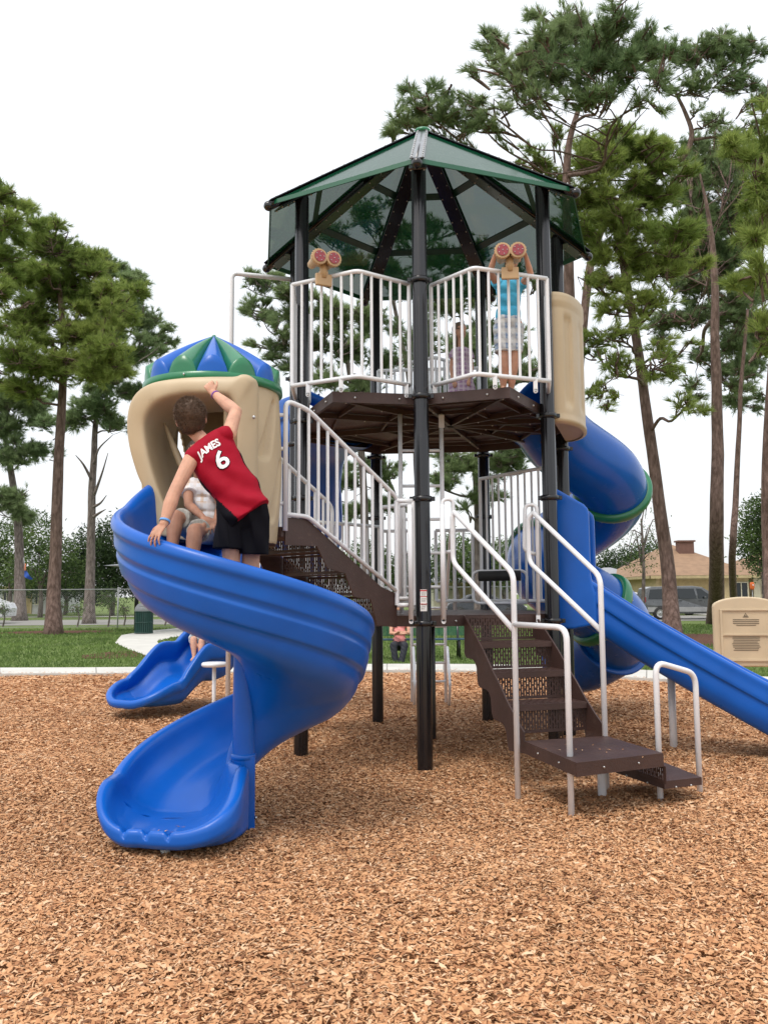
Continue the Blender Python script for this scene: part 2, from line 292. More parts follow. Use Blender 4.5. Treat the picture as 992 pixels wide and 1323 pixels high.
# wood chips
def chips():
    rng = np.random.default_rng(3)
    zones = [(2.3, 5.2, 3.7, 8600, .76), (5.2, 8.0, 4.9, 6200, .80), (8.0, 11.5, 6.3, 2400, 1.05), (11.5, 17.0, 9.5, 1000, 1.4)]
    V = []; cen = np.array([(p.x, p.y) for p in inner]); order = np.argsort(cen[:, 0]); ex, ey = cen[order, 0], cen[order, 1]
    for y0, y1, hw, dens, sc in zones:
        n = int((y1-y0)*2*hw*dens); x = rng.uniform(-hw, hw, n); y = rng.uniform(y0, y1, n)
        ok = y < np.interp(x, ex, ey)-.03; x, y = x[ok], y[ok]; n = len(x)
        L = rng.gamma(6, .0065, n).clip(.014, .09)*sc*.5; W = rng.gamma(3.2, .0021, n).clip(.0022, .017)*sc
        yaw = rng.uniform(0, 2*PI, n); pitch = rng.normal(0, .17, n); roll = rng.normal(0, .27, n)
        und = .012*np.sin(x*2.1+1)*np.cos(y*1.7)+.012*np.sin(x*.9-y*1.3)+.006*np.sin(x*7+y*5)-.022*np.exp(-((x+1.2)/.55)**2-((y-4.75)/.38)**2)-.015*np.exp(-((x+3.2)/.5)**2-((y-10.1)/.5)**2)
        z = rng.uniform(.004, .015, n)+und+.026
        dx = np.stack([np.cos(yaw)*np.cos(pitch), np.sin(yaw)*np.cos(pitch), np.sin(pitch)], 1)
        sx = np.stack([-np.sin(yaw), np.cos(yaw), np.zeros(n)], 1); up = np.cross(dx, sx)
        wv = sx*np.cos(roll)[:, None]+up*np.sin(roll)[:, None]; nv = np.cross(dx, wv)
        c = np.stack([x, y, z], 1); bend = rng.uniform(-.006, .008, n)[:, None]*nv
        t0, t1 = rng.uniform(.15, .9, n)[:, None], rng.uniform(.15, .9, n)[:, None]; Lc, Wc = L[:, None], W[:, None]
        sk = rng.uniform(-.5, .5, n)[:, None]*Wc
        a = c-dx*Lc+wv*Wc*t0+dx*sk; b = c-dx*Lc-wv*Wc*t0-dx*sk; m1 = c+bend+wv*Wc; m2_ = c+bend-wv*Wc; e = c+dx*Lc+wv*Wc*t1; f = c+dx*Lc-wv*Wc*t1
        V.append(np.stack([a, b, m2_, f, e, m1], 1))
    for (qx, qy, qz, sx_, sy_, n) in ((1.42, 5.95, .405, .28, .30, 14), (.9, 6.9, .62, .2, .05, 0), (-1.25, 5.0, .125, .2, .12, 7)):
        x = rng.normal(qx, sx_*.5, n); y = rng.normal(qy, sy_*.5, n); yaw = rng.uniform(0, 6.28, n); L = rng.uniform(.006, .018, n)[:, None]; W = rng.uniform(.002, .005, n)[:, None]
        d = np.stack([np.cos(yaw), np.sin(yaw), 0*x], 1); s_ = np.stack([-np.sin(yaw), np.cos(yaw), 0*x], 1); c = np.stack([x, y, 0*x+qz], 1); u_ = np.array([[0, 0, .003]])
        V.append(np.stack([c-d*L+s_*W, c-d*L-s_*W, c-s_*W+u_, c+d*L-s_*W*.6, c+d*L+s_*W*.6, c+s_*W+u_], 1))
    n = 420; x = rng.uniform(-8, 6, n); y = np.interp(x, ex, ey)+rng.gamma(1.2, .09, n); yaw = rng.uniform(0, 6.28, n); L = rng.uniform(.012, .034, n)[:, None]; W = rng.uniform(.004, .010, n)[:, None]
    d = np.stack([np.cos(yaw), np.sin(yaw), 0*x], 1); s_ = np.stack([-np.sin(yaw), np.cos(yaw), 0*x], 1); c = np.stack([x, y, 0*x+.064], 1); u_ = np.array([[0, 0, .006]])
    V.append(np.stack([c-d*L+s_*W, c-d*L-s_*W, c-s_*W+u_, c+d*L-s_*W*.6, c+d*L+s_*W*.6, c+s_*W+u_], 1))
    V = np.concatenate(V).reshape(-1, 3).astype(np.float32); n = len(V)//6
    base = np.arange(n)[:, None]*6; F_ = np.concatenate([base+np.array([0, 1, 2, 5]), base+np.array([5, 2, 3, 4])], 1).reshape(-1)
    me = bpy.data.meshes.new('wood_chips'); me.vertices.add(n*6); me.vertices.foreach_set('co', V.ravel())
    me.loops.add(n*8); me.loops.foreach_set('vertex_index', F_.astype(np.int32)); me.polygons.add(n*2)
    me.polygons.foreach_set('loop_start', np.arange(n*2, dtype=np.int32)*4); me.polygons.foreach_set('loop_total', np.full(n*2, 4, np.int32)); me.update(); me.validate()
    m = bpy.data.materials.new('wood_chip'); m.use_nodes = True; nn = m.node_tree; p = nn.nodes['Principled BSDF']; p.inputs['Roughness'].default_value = .8; p.inputs['Specular IOR Level'].default_value = .25
    g = nn.nodes.new('ShaderNodeNewGeometry'); cr = nn.nodes.new('ShaderNodeValToRGB'); nn.links.new(g.outputs['Random Per Island'], cr.inputs[0]); e = cr.color_ramp.elements
    stops = [(0, (.14, .065, .035)), (.05, (.31, .137, .064)), (.2, (.46, .225, .105)), (.5, (.55, .29, .142)), (.78, (.62, .35, .178)), (1, (.72, .50, .32))]
    e[0].position = 0; e[0].color = (*stops[0][1], 1); e[1].position = 1; e[1].color = (*stops[-1][1], 1)
    for q, c in stops[1:-1]: x_ = e.new(q); x_.color = (*c, 1)
    tcn = nn.nodes.new('ShaderNodeTexCoord'); z = nn.nodes.new('ShaderNodeTexNoise'); z.inputs['Scale'].default_value = .9; z.inputs['Detail'].default_value = 5; nn.links.new(tcn.outputs['Object'], z.inputs[0])
    mr = nn.nodes.new('ShaderNodeMapRange'); nn.links.new(z.outputs[0], mr.inputs[0]); mr.inputs[1].default_value = .3; mr.inputs[2].default_value = .7; mr.inputs[3].default_value = .86; mr.inputs[4].default_value = 1.08
    hs = nn.nodes.new('ShaderNodeHueSaturation'); nn.links.new(cr.outputs[0], hs.inputs['Color']); nn.links.new(mr.outputs[0], hs.inputs['Value']); nn.links.new(hs.outputs[0], p.inputs['Base Color'])
    me.materials.append(m); o = bpy.data.objects.new('wood_chips', me); col.objects.link(o)
    tag(o, 'loose tan wood chips spread over the play area floor', 'wood chips', kind='stuff')
chips()
# short grass
def grass():
    rng = np.random.default_rng(5); n = 90000
    y = 14+rng.random(n)**1.6*24; x = rng.uniform(-1, 1, n)*(y*.52+2)
    cen = np.array([(p.x, p.y) for p in outer]); order = np.argsort(cen[:, 0]); ok = y > np.interp(x, cen[order, 0], cen[order, 1])+.05
    sp = [gz(*p) for p in side]
    def inside(x, y):
        r = np.zeros(len(x), bool); j = len(sp)-1
        for i in range(len(sp)):
            xi, yi, xj, yj = sp[i].x, sp[i].y, sp[j].x, sp[j].y
            c = ((yi > y) != (yj > y)) & (x < (xj-xi)*(y-yi)/(yj-yi+1e-9)+xi); r ^= c; j = i
        return r
    ok &= ~inside(x, y)
    for c, rx, ry in ((gz(72, 817), 2.1, 1.4), (gz(890, 826), 3.4, 3.4)): ok &= ((x-c.x)/rx)**2+((y-c.y)/ry)**2 > rng.uniform(.7, 1.1, n)
    x, y = x[ok], y[ok]; n = len(x); h = rng.uniform(.03, .08, n)*(1+(y-14)*.01); w_ = .006+.0012*(y-10); a = rng.uniform(0, 2*PI, n); lx, ly = rng.normal(0, .03, n), rng.normal(0, .03, n)
    V = np.stack([np.stack([x-np.cos(a)*w_, y-np.sin(a)*w_, 0*x], 1), np.stack([x+np.cos(a)*w_, y+np.sin(a)*w_, 0*x], 1), np.stack([x+lx, y+ly, h], 1)], 1).reshape(-1, 3)
    me = bpy.data.meshes.new('grass_blades'); me.from_pydata(V.tolist(), [], np.arange(n*3).reshape(-1, 3).tolist()); me.materials.append(foliage('grass_blade', (.10, .16, .045), (.20, .29, .08), .35, .5))
    o = bpy.data.objects.new('grass_blades', me); col.objects.link(o); tag(o, 'short green grass of the lawn beyond the concrete path', 'grass', kind='stuff')
grass()

# ================================================================== PLAY STRUCTURE
CX, CY, RP = .4253, 8.4857, 1.407
A0 = -1.64880
def hv(k, r=RP, z=0): a = A0+k*2*PI/7; return Vector((CX+r*math.cos(a), CY+r*math.sin(a), z))
ZL, ZU, ZE, ZA = 1.26, 3.12, 5.0, 6.2
PS = thing('play_structure', 'playground tower with green seven-sided roof, black posts, white railings and blue slides', 'playground tower', (CX, CY, 0))
def clamp(c, parent):
    mb = MB(); prof = [(.064, -.022), (.078, -.022), (.084, -.010), (.084, .010), (.078, .022), (.064, .022)]
    mb.lathe(prof, c, 20)
    for s in (-1, 1): mb.box(Vector(c)+Vector((s*.088, -.01, 0)), (.035, .03, .036), bev=.004)
    return mb.build('clamp', M['black'], parent)
def post(k, top=None, r=.0635, clamps=(), c=None):
    c = c or hv(k); top = top or 5.13; mb = MB(); n = 48; rings = []
    def ring(z, s=1):
        q = []
        for j in range(n):
            rr = r*s*(1-.07*(1 if j % 8 == 0 else 0)); a = 2*PI*j/n; q.append(Vector((c.x+rr*math.cos(a), c.y+rr*math.sin(a), z)))
        return q
    mb.loft([ring(-.15), ring(0), ring(top-.02), ring(top, .9), ring(top+.02, .55), ring(top+.025, .05)], True)
    o = mb.build('post', M['black'], PS)
    for z in clamps: clamp((c.x, c.y, z), o)
    return o
p1 = post(0, 5.13, clamps=(4.08, 3.08, 2.22, 1.20)); post(1, clamps=(2.27, 3.0, 1.2)); post(2, clamps=(2.9, 3.72, 1.2)); post(3, clamps=(2.3, 1.2, 3.0)); post(4, clamps=(1.2, 2.3, 3.0)); post(5, clamps=(1.2, 3.0, 3.7)); post(6, clamps=(1.2, 3.0, 2.3))
post(0, ZL-.03, .0635, c=Vector((CX, CY, 0)))
# warning label on the front post
mb = MB(); c = hv(0); z0, z1 = 1.30, 1.475; r = .0655
a_s = [-PI/2-.42+.84*i/8 for i in range(9)]
mb.loft([[Vector((c.x+r*math.cos(a), c.y+r*math.sin(a), z)) for a in a_s] for z in (z0, z1)], smooth=True)
lab = mb.build('warning_label', M['sticker'], p1)
mb = MB(); r2 = r+.0012
for za, zb in ((z1-.014, z1-.004), (1.415, 1.421), (1.355, 1.361)): mb.loft([[Vector((c.x+r2*math.cos(a), c.y+r2*math.sin(a), z)) for a in a_s] for z in (za, zb)], mi=0)
for i in range(9):
    z = z1-.03-i*.016
    if abs(z-1.418) < .008 or abs(z-1.358) < .008: continue
    mb.loft([[Vector((c.x+r2*math.cos(a), c.y+r2*math.sin(a), q)) for a in a_s[1:-1-(i % 3)]] for q in (z, z+.004)], mi=1)
mb.build('label_print', [M['sticker_red'], M['ink']], lab)

# decks
def deck(name, poly, zt, th=.09):
    mb = MB(); mb.prism(poly, zt-.012, zt)
    n = len(poly); c = sum((Vector((p[0], p[1], 0)) for p in poly), Vector())/n
    for i in range(n):
        a, b = Vector((poly[i][0], poly[i][1], 0)), Vector((poly[(i+1) % n][0], poly[(i+1) % n][1], 0))
        ia, ib = a+(c-a).normalized()*.03, b+(c-b).normalized()*.03
        mb.prism([a, b, ib, ia], zt-th, zt-.0125)
    for i in range(n):   # ribs beneath
        a = Vector((poly[i][0], poly[i][1], 0)); d = (a-c); a = c+d*.955; L = (a-c).length; m_ = (a+c)/2; ang = math.atan2(d.y, d.x)
        mb.box((m_.x, m_.y, zt-.045), (L, .03, .05), Matrix.Rotation(ang, 3, 'Z'))
    for rr in (.45, .8):
        for i in range(n):
            a = c+(Vector((poly[i][0], poly[i][1], 0))-c)*rr; b = c+(Vector((poly[(i+1) % n][0], poly[(i+1) % n][1], 0))-c)*rr; m_ = (a+b)/2
            mb.box((m_.x, m_.y, zt-.04), ((b-a).length*.97, .02, .035), Matrix.Rotation(math.atan2((b-a).y, (b-a).x), 3, 'Z'))
    o = mb.build(name, M['brown'], PS); bm_ = MB()
    for i in range(n):
        a, b = Vector((poly[i][0], poly[i][1], 0)), Vector((poly[(i+1) % n][0], poly[(i+1) % n][1], 0)); nrm = Vector(((b-a).y, -(b-a).x, 0)).normalized()
        if nrm.dot((a+b)/2-c) < 0: nrm = -nrm
        for t in (.25, .75):
            q = a.lerp(b, t)+nrm*.002; bm_.ball((q.x, q.y, zt-.05), .011, 8)
    for i in range(n):
        for rr in (.33, .62, .9):
            q = c+(Vector((poly[i][0], poly[i][1], 0))-c)*rr; bm_.ball((q.x, q.y, zt-.072), .008, 6)
    stud(bm_, o, M['steel']); return o
low = []
for k in range(7): low.append(hv(k, 1.35))
deck('lower_deck', low, ZL)
up = []
for k in range(7):
    up.append(hv(k, 1.33))
    if k in (0, 1, 2, 6): 
        a = A0+(k+.5)*2*PI/7; up.append(Vector((CX+1.68*math.cos(a), CY+1.68*math.sin(a), 0)) if k in (0, 6) else Vector((CX+1.5*math.cos(a), CY+1.5*math.sin(a), 0)))
deck('upper_deck', up, ZU)

# roof
roof_mb = MB(); roof_mb.ball((CX, CY, ZA-.02), .09, 14, (1, 1, .5))
roof = roof_mb.build('roof', M['green'], PS)
RE = 1.72
def rp(k, r, z=None): 
    z = ZA-(ZA-ZE)*r/RE; a = A0+k*2*PI/7; return Vector((CX+r*math.cos(a), CY+r*math.sin(a), z))
for k in range(7):
    mb = MB(); rings = []
    g = .035
    def side_pt(kk, r, s): 
        p = rp(kk, r); other = rp(k if kk != k else k+1, r); d = (other-p).normalized(); return p+d*g
    ins = []; 
    for r in (.10, .5, 1.1, 1.6, RE): ins.append((side_pt(k, r, 1), side_pt(k+1, r, -1)))
    vs = []; 
    for a, b in ins: vs += [a.lerp(b, t/6) for t in range(7)]
    fs = [(i*7+j, i*7+j+1, (i+1)*7+j+1, (i+1)*7+j) for i in range(len(ins)-1) for j in range(6)]
    mb.add(vs, fs, False)
    pan = mb.build('roof_panel', M['roof'], roof)
    md = pan.modifiers.new('t', 'SOLIDIFY'); md.thickness = .006
    mb = MB(); a, b = rp(k, RE), rp(k+1, RE); dr = Vector((math.cos(A0+(k+.5)*2*PI/7), math.sin(A0+(k+.5)*2*PI/7), 0))
    a_, b_ = a.lerp(b, .02), b.lerp(a, .02)   # folded eave flange
    mb.add([a_, b_, b_+Vector((0, 0, -.045))+dr*.01, a_+Vector((0, 0, -.045))+dr*.01], [(0, 1, 2, 3)], False)
    fl = mb.build('eave_trim', bpy.data.materials.get('eave_green') or mat('eave_green', (.008, .085, .04), .3), roof); md = fl.modifiers.new('t', 'SOLIDIFY'); md.thickness = .008
    for r in (.62, 1.2):                       # seams across the panel
        mb = MB()
        p, q = side_pt(k, r, 1)-Vector((0, 0, .012)), side_pt(k+1, r, -1)-Vector((0, 0, .012)); d = (q-p).normalized(); rad = (rp(k+.5, r)-rp(k+.5, r-.1)).normalized()
        mb.extr([p-rad*.035, q-rad*.035, q+rad*.035, p+rad*.035], (0, 0, -.012))
        mb.build('panel_seam', bpy.data.materials.get('dark_green_seam') or mat('dark_green_seam', (.008, .045, .028), .4), roof)
for k in range(7):
    mb = MB(); a, b = rp(k, .07), rp(k, RE+.03); mb.tube([a+Vector((0, 0, -.035)), b+Vector((0, 0, -.035))], .043, 12)
    mb.ball(b+Vector((0, 0, -.035)), .046, 12)
    bet = []
    d = (b-a).normalized(); s = Vector((-math.sin(A0+k*2*PI/7), math.cos(A0+k*2*PI/7), 0)); nn_ = d.cross(s); nn_ = nn_ if nn_.z > 0 else -nn_
    mb.extr([a-s*.06+nn_*.004, b-s*.06+nn_*.004, b+s*.06+nn_*.004, a+s*.06+nn_*.004], nn_*.008)
    mb.extr([a-s*.075-nn_*.09, b*.97+a*.03-s*.075-nn_*.09, b*.97+a*.03+s*.075-nn_*.09, a+s*.075-nn_*.09], nn_*.012)
    rf = mb.build('rafter', M['black'], roof); mb = MB()
    for i in range(14):
        p = a.lerp(b, (i+.5)/14)
        for q in (-1, 1): mb.ball(p+s*.045*q+nn_*.014, .008, 6); mb.ball(p+s*.055*q-nn_*.094, .008, 6)
    stud(mb, rf, M['steel'])

# white guard rails
def tab(mb, p, h=.10):
    mb.box(Vector(p)+Vector((0, 0, -h/2)), (.036, .01, h), bev=.004); mb.tube([Vector(p)+Vector((0, .005, -h)), Vector(p)+Vector((0, -.005, -h))], .018, 12)
def rail(path, z0, z1, sp=.1, rt=.019, rb=.0125, tabs=(), ends=True, name='guard_rail', parent=None, ztop=None):
    mb = MB(); path = [Vector((p[0], p[1], 0)) for p in path]
    top = [p+Vector((0, 0, z1)) for p in path]; bot = [p+Vector((0, 0, z0)) for p in path]
    mb.tube(fillet(top, .05), rt, 10); mb.tube(fillet(bot, .05), rt, 10)
    seg = [(path[i+1]-path[i]).length for i in range(len(path)-1)]; tot = sum(seg); n = max(1, round(tot/sp))
    for i in range(n+1):
        s = tot*i/n; j = 0
        while j < len(seg)-1 and s > seg[j]: s -= seg[j]; j += 1
        p = path[j].lerp(path[j+1], min(1, s/seg[j])); r = rt*.95 if i in (0, n) else rb
        mb.tube([p+Vector((0, 0, z0)), p+Vector((0, 0, z1))], r, 8, False)
    for t in tabs:
        p = path[0].lerp(path[1], t) if t <= 1 else path[1].lerp(path[2], t-1)
        tab(mb, p+Vector((0, -.012, z0)))
    o = mb.build(name, M['white'], parent or PS); 
    if tabs:
        mb = MB()
        for t in tabs:
            p = path[0].lerp(path[1], t) if t <= 1 else path[1].lerp(path[2], t-1); mb.ball(p+Vector((0, -.02, z0-.1)), .010, 8, (1, .6, 1))
        stud(mb, o, M['steel'])
    return o
railL = rail([(-.768, 7.16), (-.202, 6.85), (.226, 7.16)], 3.20, 4.08, .094, tabs=(.25, .75, 1.93))
rail([(-.768, 7.17), (-.79, 7.62)], 3.20, 4.08, .09)
railR = rail([(.416, 7.20), (.745, 6.80), (1.385, 7.056)], 3.20, 4.08, .094, tabs=(.06, 1.25, 1.8))
rail([(1.385, 7.07), (1.45, 7.45)], 3.20, 4.08, .09)
rail([hv(3, 1.33), hv(4, 1.33)], 3.2, 4.0, .1); rail([hv(5, 1.33), hv(6, 1.33)], 3.2, 4.0, .1)
rail([(.30, 9.2), (.55, 9.0), (.85, 9.3)], 3.2, 3.95, .07)
# lower rails
rail([hv(2, 1.30), hv(3, 1.30)], 1.36, 2.72, .105)
rail([hv(3, 1.36).lerp(hv(4, 1.36), .1), hv(3, 1.36).lerp(hv(4, 1.36), .45)], 1.36, 2.15, .1)
rail([hv(3, 1.36).lerp(hv(4, 1.36), .65), hv(4, 1.36)], 1.36, 2.15, .1)
rail([hv(4, 1.33), hv(5, 1.33)], 1.36, 2.2, .1)
rail([(.10, 7.02), (.235, 7.04)], 1.35, 2.20, .12); rail([(-.02, 7.55), (.24, 7.30)], 1.4, 2.2, .09)
def loop(pts, r=.019, name='handrail', fr=.09, closed=False, parent=None, n=10):
    mb = MB(); mb.tube(fillet(pts, fr), r, n); return mb.build(name, M['white'], parent or PS)
# stanchions with flat feet either side of the front post
mb = MB()
for px in (529, 571):
    a, b = at(px, 652, 7.0), at(px+2, 800, 7.0); mb.tube([a, Vector((b.x, b.y, b.z))], .021, 10); tab(mb, b+Vector((0, 0, .03)), .05)
o = mb.build('stanchion', M['white'], PS)
loop([at(571, 790, 7.03), at(571, 645, 7.03), at(585, 645, 7.05), at(586, 712, 7.05), at(574, 714, 7.05)], .016, fr=.06)
# inner access ladder up through the upper deck
mb = MB(); l0, l1 = Vector((.15, 7.65, 0)), Vector((.52, 7.65, 0))
for q in (l0, l1): mb.tube([q+Vector((0, 0, 1.27)), q+Vector((0, 0, 3.05))], .02, 10)
for z in (1.5, 1.8, 2.1, 2.4, 2.72): mb.tube([l0+Vector((0, 0, z)), l1+Vector((0, 0, z))], .014, 8)
mb.box((.52, 7.62, 2.98), (.05, .012, .12), bev=.004)
mb.build('ladder', M['white'], PS)
mb = MB(); mb.tube([hv(3, 1.1, 1.62)+Vector((0, -.45, 0)), hv(3, 1.1, 1.62)+Vector((.42, -.55, 0))], .055, 14); rb_ = mb.build('roller_bar', M['rubber'], PS)
a, b = hv(3, 1.1, 1.62)+Vector((-.06, -.44, 0)), hv(3, 1.1, 1.62)+Vector((.48, -.56, 0))
mb = MB(); mb.tube(fillet([b+Vector((0, 0, -.28)), a+Vector((0, 0, -.28)), a+Vector((0, 0, .05)), b+Vector((0, 0, .05)), b+Vector((0, 0, -.28))], .07), .015, 8); mb.build('roller_frame', M['white'], rb_)

# perforated plates
def perf(mb, o_, ux, uz, w, h, th, slot=(.010, .045), pitch=.022, bridge=.016, margin=.02):
    ux, uz = Vector(ux).normalized(), Vector(uz).normalized(); un = ux.cross(uz); o_ = Vector(o_)
    R = Matrix((ux, un, uz)).transposed()
    def bx(x0, x1, z0, z1): mb.box(o_+ux*(x0+x1)/2+uz*(z0+z1)/2, (x1-x0, th, z1-z0), R)
    bx(0, w, 0, margin); bx(0, w, h-margin, h); n = int((w-2*margin)/pitch); p = (w-2*margin)/n
    bx(0, margin, margin, h-margin); bx(w-margin, w, margin, h-margin); rib = p-slot[0]
    for i in range(n):
        x = margin+i*p; bx(x, x+rib, margin, h-margin); z = margin+(slot[1]+bridge)*(.5 if i % 2 else 0)
        if i % 2: bx(x+rib, x+p, margin, margin+.004)
        while z < h-margin:
            bx(x+rib, x+p, max(margin, z-bridge), max(margin+.002, min(z, h-margin))); z += slot[1]+bridge
# front stair: from the P1-P3 side of the lower deck down to the corner platform
def flight(o_, d, s, w, rise, run, n, zt, parent, drop=.16, lip=True, name='stair_flight'):
    """o_: top corner, d: unit horizontal going down, s: unit across, n risers"""
    d, s = Vector(d).normalized(), Vector(s).normalized(); root = MB(); o_ = Vector(o_)
    st = []
    # stringer profile in (run, z)
    for side_, off in (('a', 0), ('b', w)):
        pr = [(0, zt), (0, zt-rise*1.25)]
        for i in range(n):
            x, z = run*i, zt-rise*(i+1)
            pr += [(x-run*.02, z-rise*.42), (x+run*.05, z-rise*.56), (x+run*.18, z-rise*.62), (x+run*.62, z-rise*.64), (x+run*.80, z-rise*.72), (x+run*.92, z-rise*.90)] if i < n-1 else [(x, z-rise*.35), (x+run*.1, z-rise*.5)]
        pr += [(run*n-.0, zt-rise*n-rise*.40), (run*n, zt-rise*n+.06)]
        for i in reversed(range(1, n)):
            x, z = run*i, zt-rise*i; pr += [(x+run*.5, z-rise*.32), (x+run*.0, z+.03)]
        poly = [o_+s*off+d*x+Vector((0, 0, z-o_.z)) for x, z in pr]
        t = MB(); t.extr(poly, s*(.012 if side_ == 'a' else -.012)); st.append(t)
    first = None
    for t in st:
        q = t.build('stringer', M['brown'], parent)
    for i in range(n):
        t = MB(); z = zt-rise*(i+1); perf(t, o_+s*.015+d*(run*i+.004)+Vector((0, 0, z+.006-o_.z)), s, (0, 0, 1), w-.03, rise-.012, .004); t.build('riser', M['brown'], parent)
        if i < n-1:
            t = MB(); p = o_+s*.015+d*(run*i+.008)+Vector((0, 0, z-o_.z)); perf(t, p, s, d, w-.03, run+.02, .006, (.010, .03), .03, .05, .03)
            f_ = p+d*(run+.028)+Vector((0, 0, -.02)); t.box(f_+s*(w-.03)/2, (w-.03, .006, .045), Matrix((s, d, s.cross(d))).transposed()); t.build('tread', M['brown'], parent)
sn = (hv(1)-hv(0)).normalized(); dn = Vector((sn.y, -sn.x, 0)).normalized()
pltL = Vector((.975, 6.22, .40)); 
topL = Vector((.66, 7.25, ZL))
d1 = (pltL-topL); d1.z = 0; run1 = d1.length/4; d1n = d1.normalized(); s1 = Vector((-d1n.y, d1n.x, 0)); s1 = s1 if s1.x > 0 else -s1
stair_root = bpy.data.objects.new('front_stair', None); stair_root.name = 'entry_stair'; col.objects.link(stair_root); par(stair_root, PS)
flight(topL, d1n, s1, .66, .215, run1, 4, ZL, stair_root)
pb = pltL+s1*.66
# corner platform (transfer deck) and low step
def slab(name, pts, z, th, parent):
    t = MB(); t.prism(pts, z-.008, z); n = len(pts); c = sum((Vector((p[0], p[1], 0)) for p in pts), Vector())/n
    for i in range(n):
        a, b = Vector((pts[i][0], pts[i][1], 0)), Vector((pts[(i+1) % n][0], pts[(i+1) % n][1], 0)); t.prism([a, b, b+(c-b).normalized()*.02, a+(c-a).normalized()*.02], z-th, z-.0085)
    for i in range(n):   # slots seen as light dashes
        pass
    o = t.build(name, M['brown'], parent); t = MB()
    for i in range(n):
        a, b = Vector((pts[i][0], pts[i][1], 0)), Vector((pts[(i+1) % n][0], pts[(i+1) % n][1], 0)); nr = Vector(((b-a).y, -(b-a).x, 0)).normalized(); nr = nr if nr.dot(a-c) > 0 else -nr
        for q in (.3, .7): p = a.lerp(b, q)+nr*.002; t.ball((p.x, p.y, z-.045), .008, 6)
    stud(t, o, M['steel']); return o
pf = Vector((1.17, 5.42, 0)); pr_ = Vector((1.80, 5.72, 0))
slab('platform', [pltL.xy.to_3d(), pf, pr_, Vector((pb.x, pb.y, 0))], .40, .085, stair_root)
slab('low_step', [pr_+Vector((.03, .10, 0)), pr_+Vector((.32, .22, 0)), Vector((pb.x+.42, pb.y+.10, 0)), Vector((pb.x+.03, pb.y-.02, 0))], .20, .05, stair_root)
t = MB(); dd = Vector((pb.x, pb.y, 0))-pr_; perf(t, pr_+Vector((.012, 0, .20)), dd, (0, 0, 1), dd.length, .115, .004); t.build('riser', M['brown'], stair_root)
t = MB()
for p in (Vector((1.50, 6.15, 0)),): t.tube([p+Vector((0, 0, -.1)), p+Vector((0, 0, .34))], .03, 10)
t.build('platform_leg', M['white'], stair_root)
# handrails of the stair
rA, rB = gz(669, 1036), Vector((1.60, 6.42, 0))
aT = Vector((rA.x, rA.y, at(671, 741, rA.y).z)); aM = Vector((rA.x, rA.y, at(668, 815, rA.y).z))
uT, uM, uB = at(578, 661, 6.98), at(585, 726, 6.98), at(584, 790, 6.98)
loop([rA+Vector((0, 0, -.1)), aT, uT+Vector((.05, 0, .0)), Vector((uM.x, uM.y, uT.z-.05)), uM, aM+Vector((0, .015, 0))], .0205, fr=.07)
bT = Vector((rB.x, rB.y, at(774, 745, rB.y).z)); bM = Vector((rB.x, rB.y, at(771, 816, rB.y).z))
vT, vM = at(688, 662, 7.35), at(683, 726, 7.35)
loop([rB+Vector((0, 0, -.1)), bT, vT, Vector((vM.x, vM.y, vT.z-.05)), vM, bM], .0205, fr=.08)
loop([at(695, 795, 7.4), at(693, 652, 7.4), at(678, 652, 7.42), at(677, 712, 7.42), at(692, 716, 7.42)], .017, fr=.07)
t = MB(); tab(t, at(695, 795, 7.39), .05); t.build('foot_plate', M['white'], PS)
g2 = gz(738, 1060); loop([g2+Vector((0, 0, -.1)), Vector((g2.x, g2.y, at(738, 811, g2.y).z)), aM+Vector((0, 0, .045))], .0205, fr=.09)
g3, g4 = gz(853, 1041), gz(904, 1032)
loop([g3+Vector((0, 0, -.1)), Vector((g3.x, g3.y, at(853, 855, g3.y).z)), Vector((g4.x, g4.y, at(902, 870, g4.y).z)), g4+Vector((0, 0, -.1))], .0205, fr=.09)

# side stair up to the hood deck
stL = bpy.data.objects.new('side_stair', None); stL.name = 'upper_stair'; col.objects.link(stL); par(stL, PS)
S0, S1 = Vector((.10, 7.04, 0)), Vector((-.70, 6.24, 0)); dS = (S1-S0).normalized(); sS = Vector((dS.y, -dS.x, 0)); sS = sS if sS.x < 0 else -sS
ZH = 1.93; nst = 3; L = (S1-S0).length; 
def sp(x, z, off=0): return S0+dS*x+sS*off+Vector((0, 0, z))
for off in (0, .78):
    t = MB(); t.extr([sp(0, 1.17, off), sp(0, 1.44, off), sp(L*.16, 1.50, off), sp(L*.84, 2.0, off), sp(L+.02, 2.0, off), sp(L+.02, 1.80, off), sp(L*.75, 1.80, off), sp(L*.66, 1.64, off), sp(L*.5, 1.60, off), sp(L*.42, 1.42, off), sp(L*.26, 1.40, off), sp(L*.2, 1.2, off)], sS*.012)
    t.build('stringer', M['brown'], stL)
rise = (ZH-ZL)/4; run = L*.80/3.4
for i in range(4):
    x = .03+run*i; z = ZL+rise*i; t = MB(); perf(t, sp(x, z+.004, .015), sS, (0, 0, 1), .75, rise-.01, .004); t.build('riser', M['brown'], stL)
    if i < 3: t = MB(); perf(t, sp(x, z+rise, .015), sS, dS, .75, run, .006, (.010, .03), .03, .05, .03); t.build('tread', M['brown'], stL)
t = MB(); q0 = .03+run*3
t.prism([sp(q0, 0, .01), sp(L+.05, 0, .01), sp(L+.25, 0, .5), sp(L+.1, 0, 1.2), sp(q0, 0, 1.0)], ZH-.07, ZH); t.build('landing', M['brown'], stL)
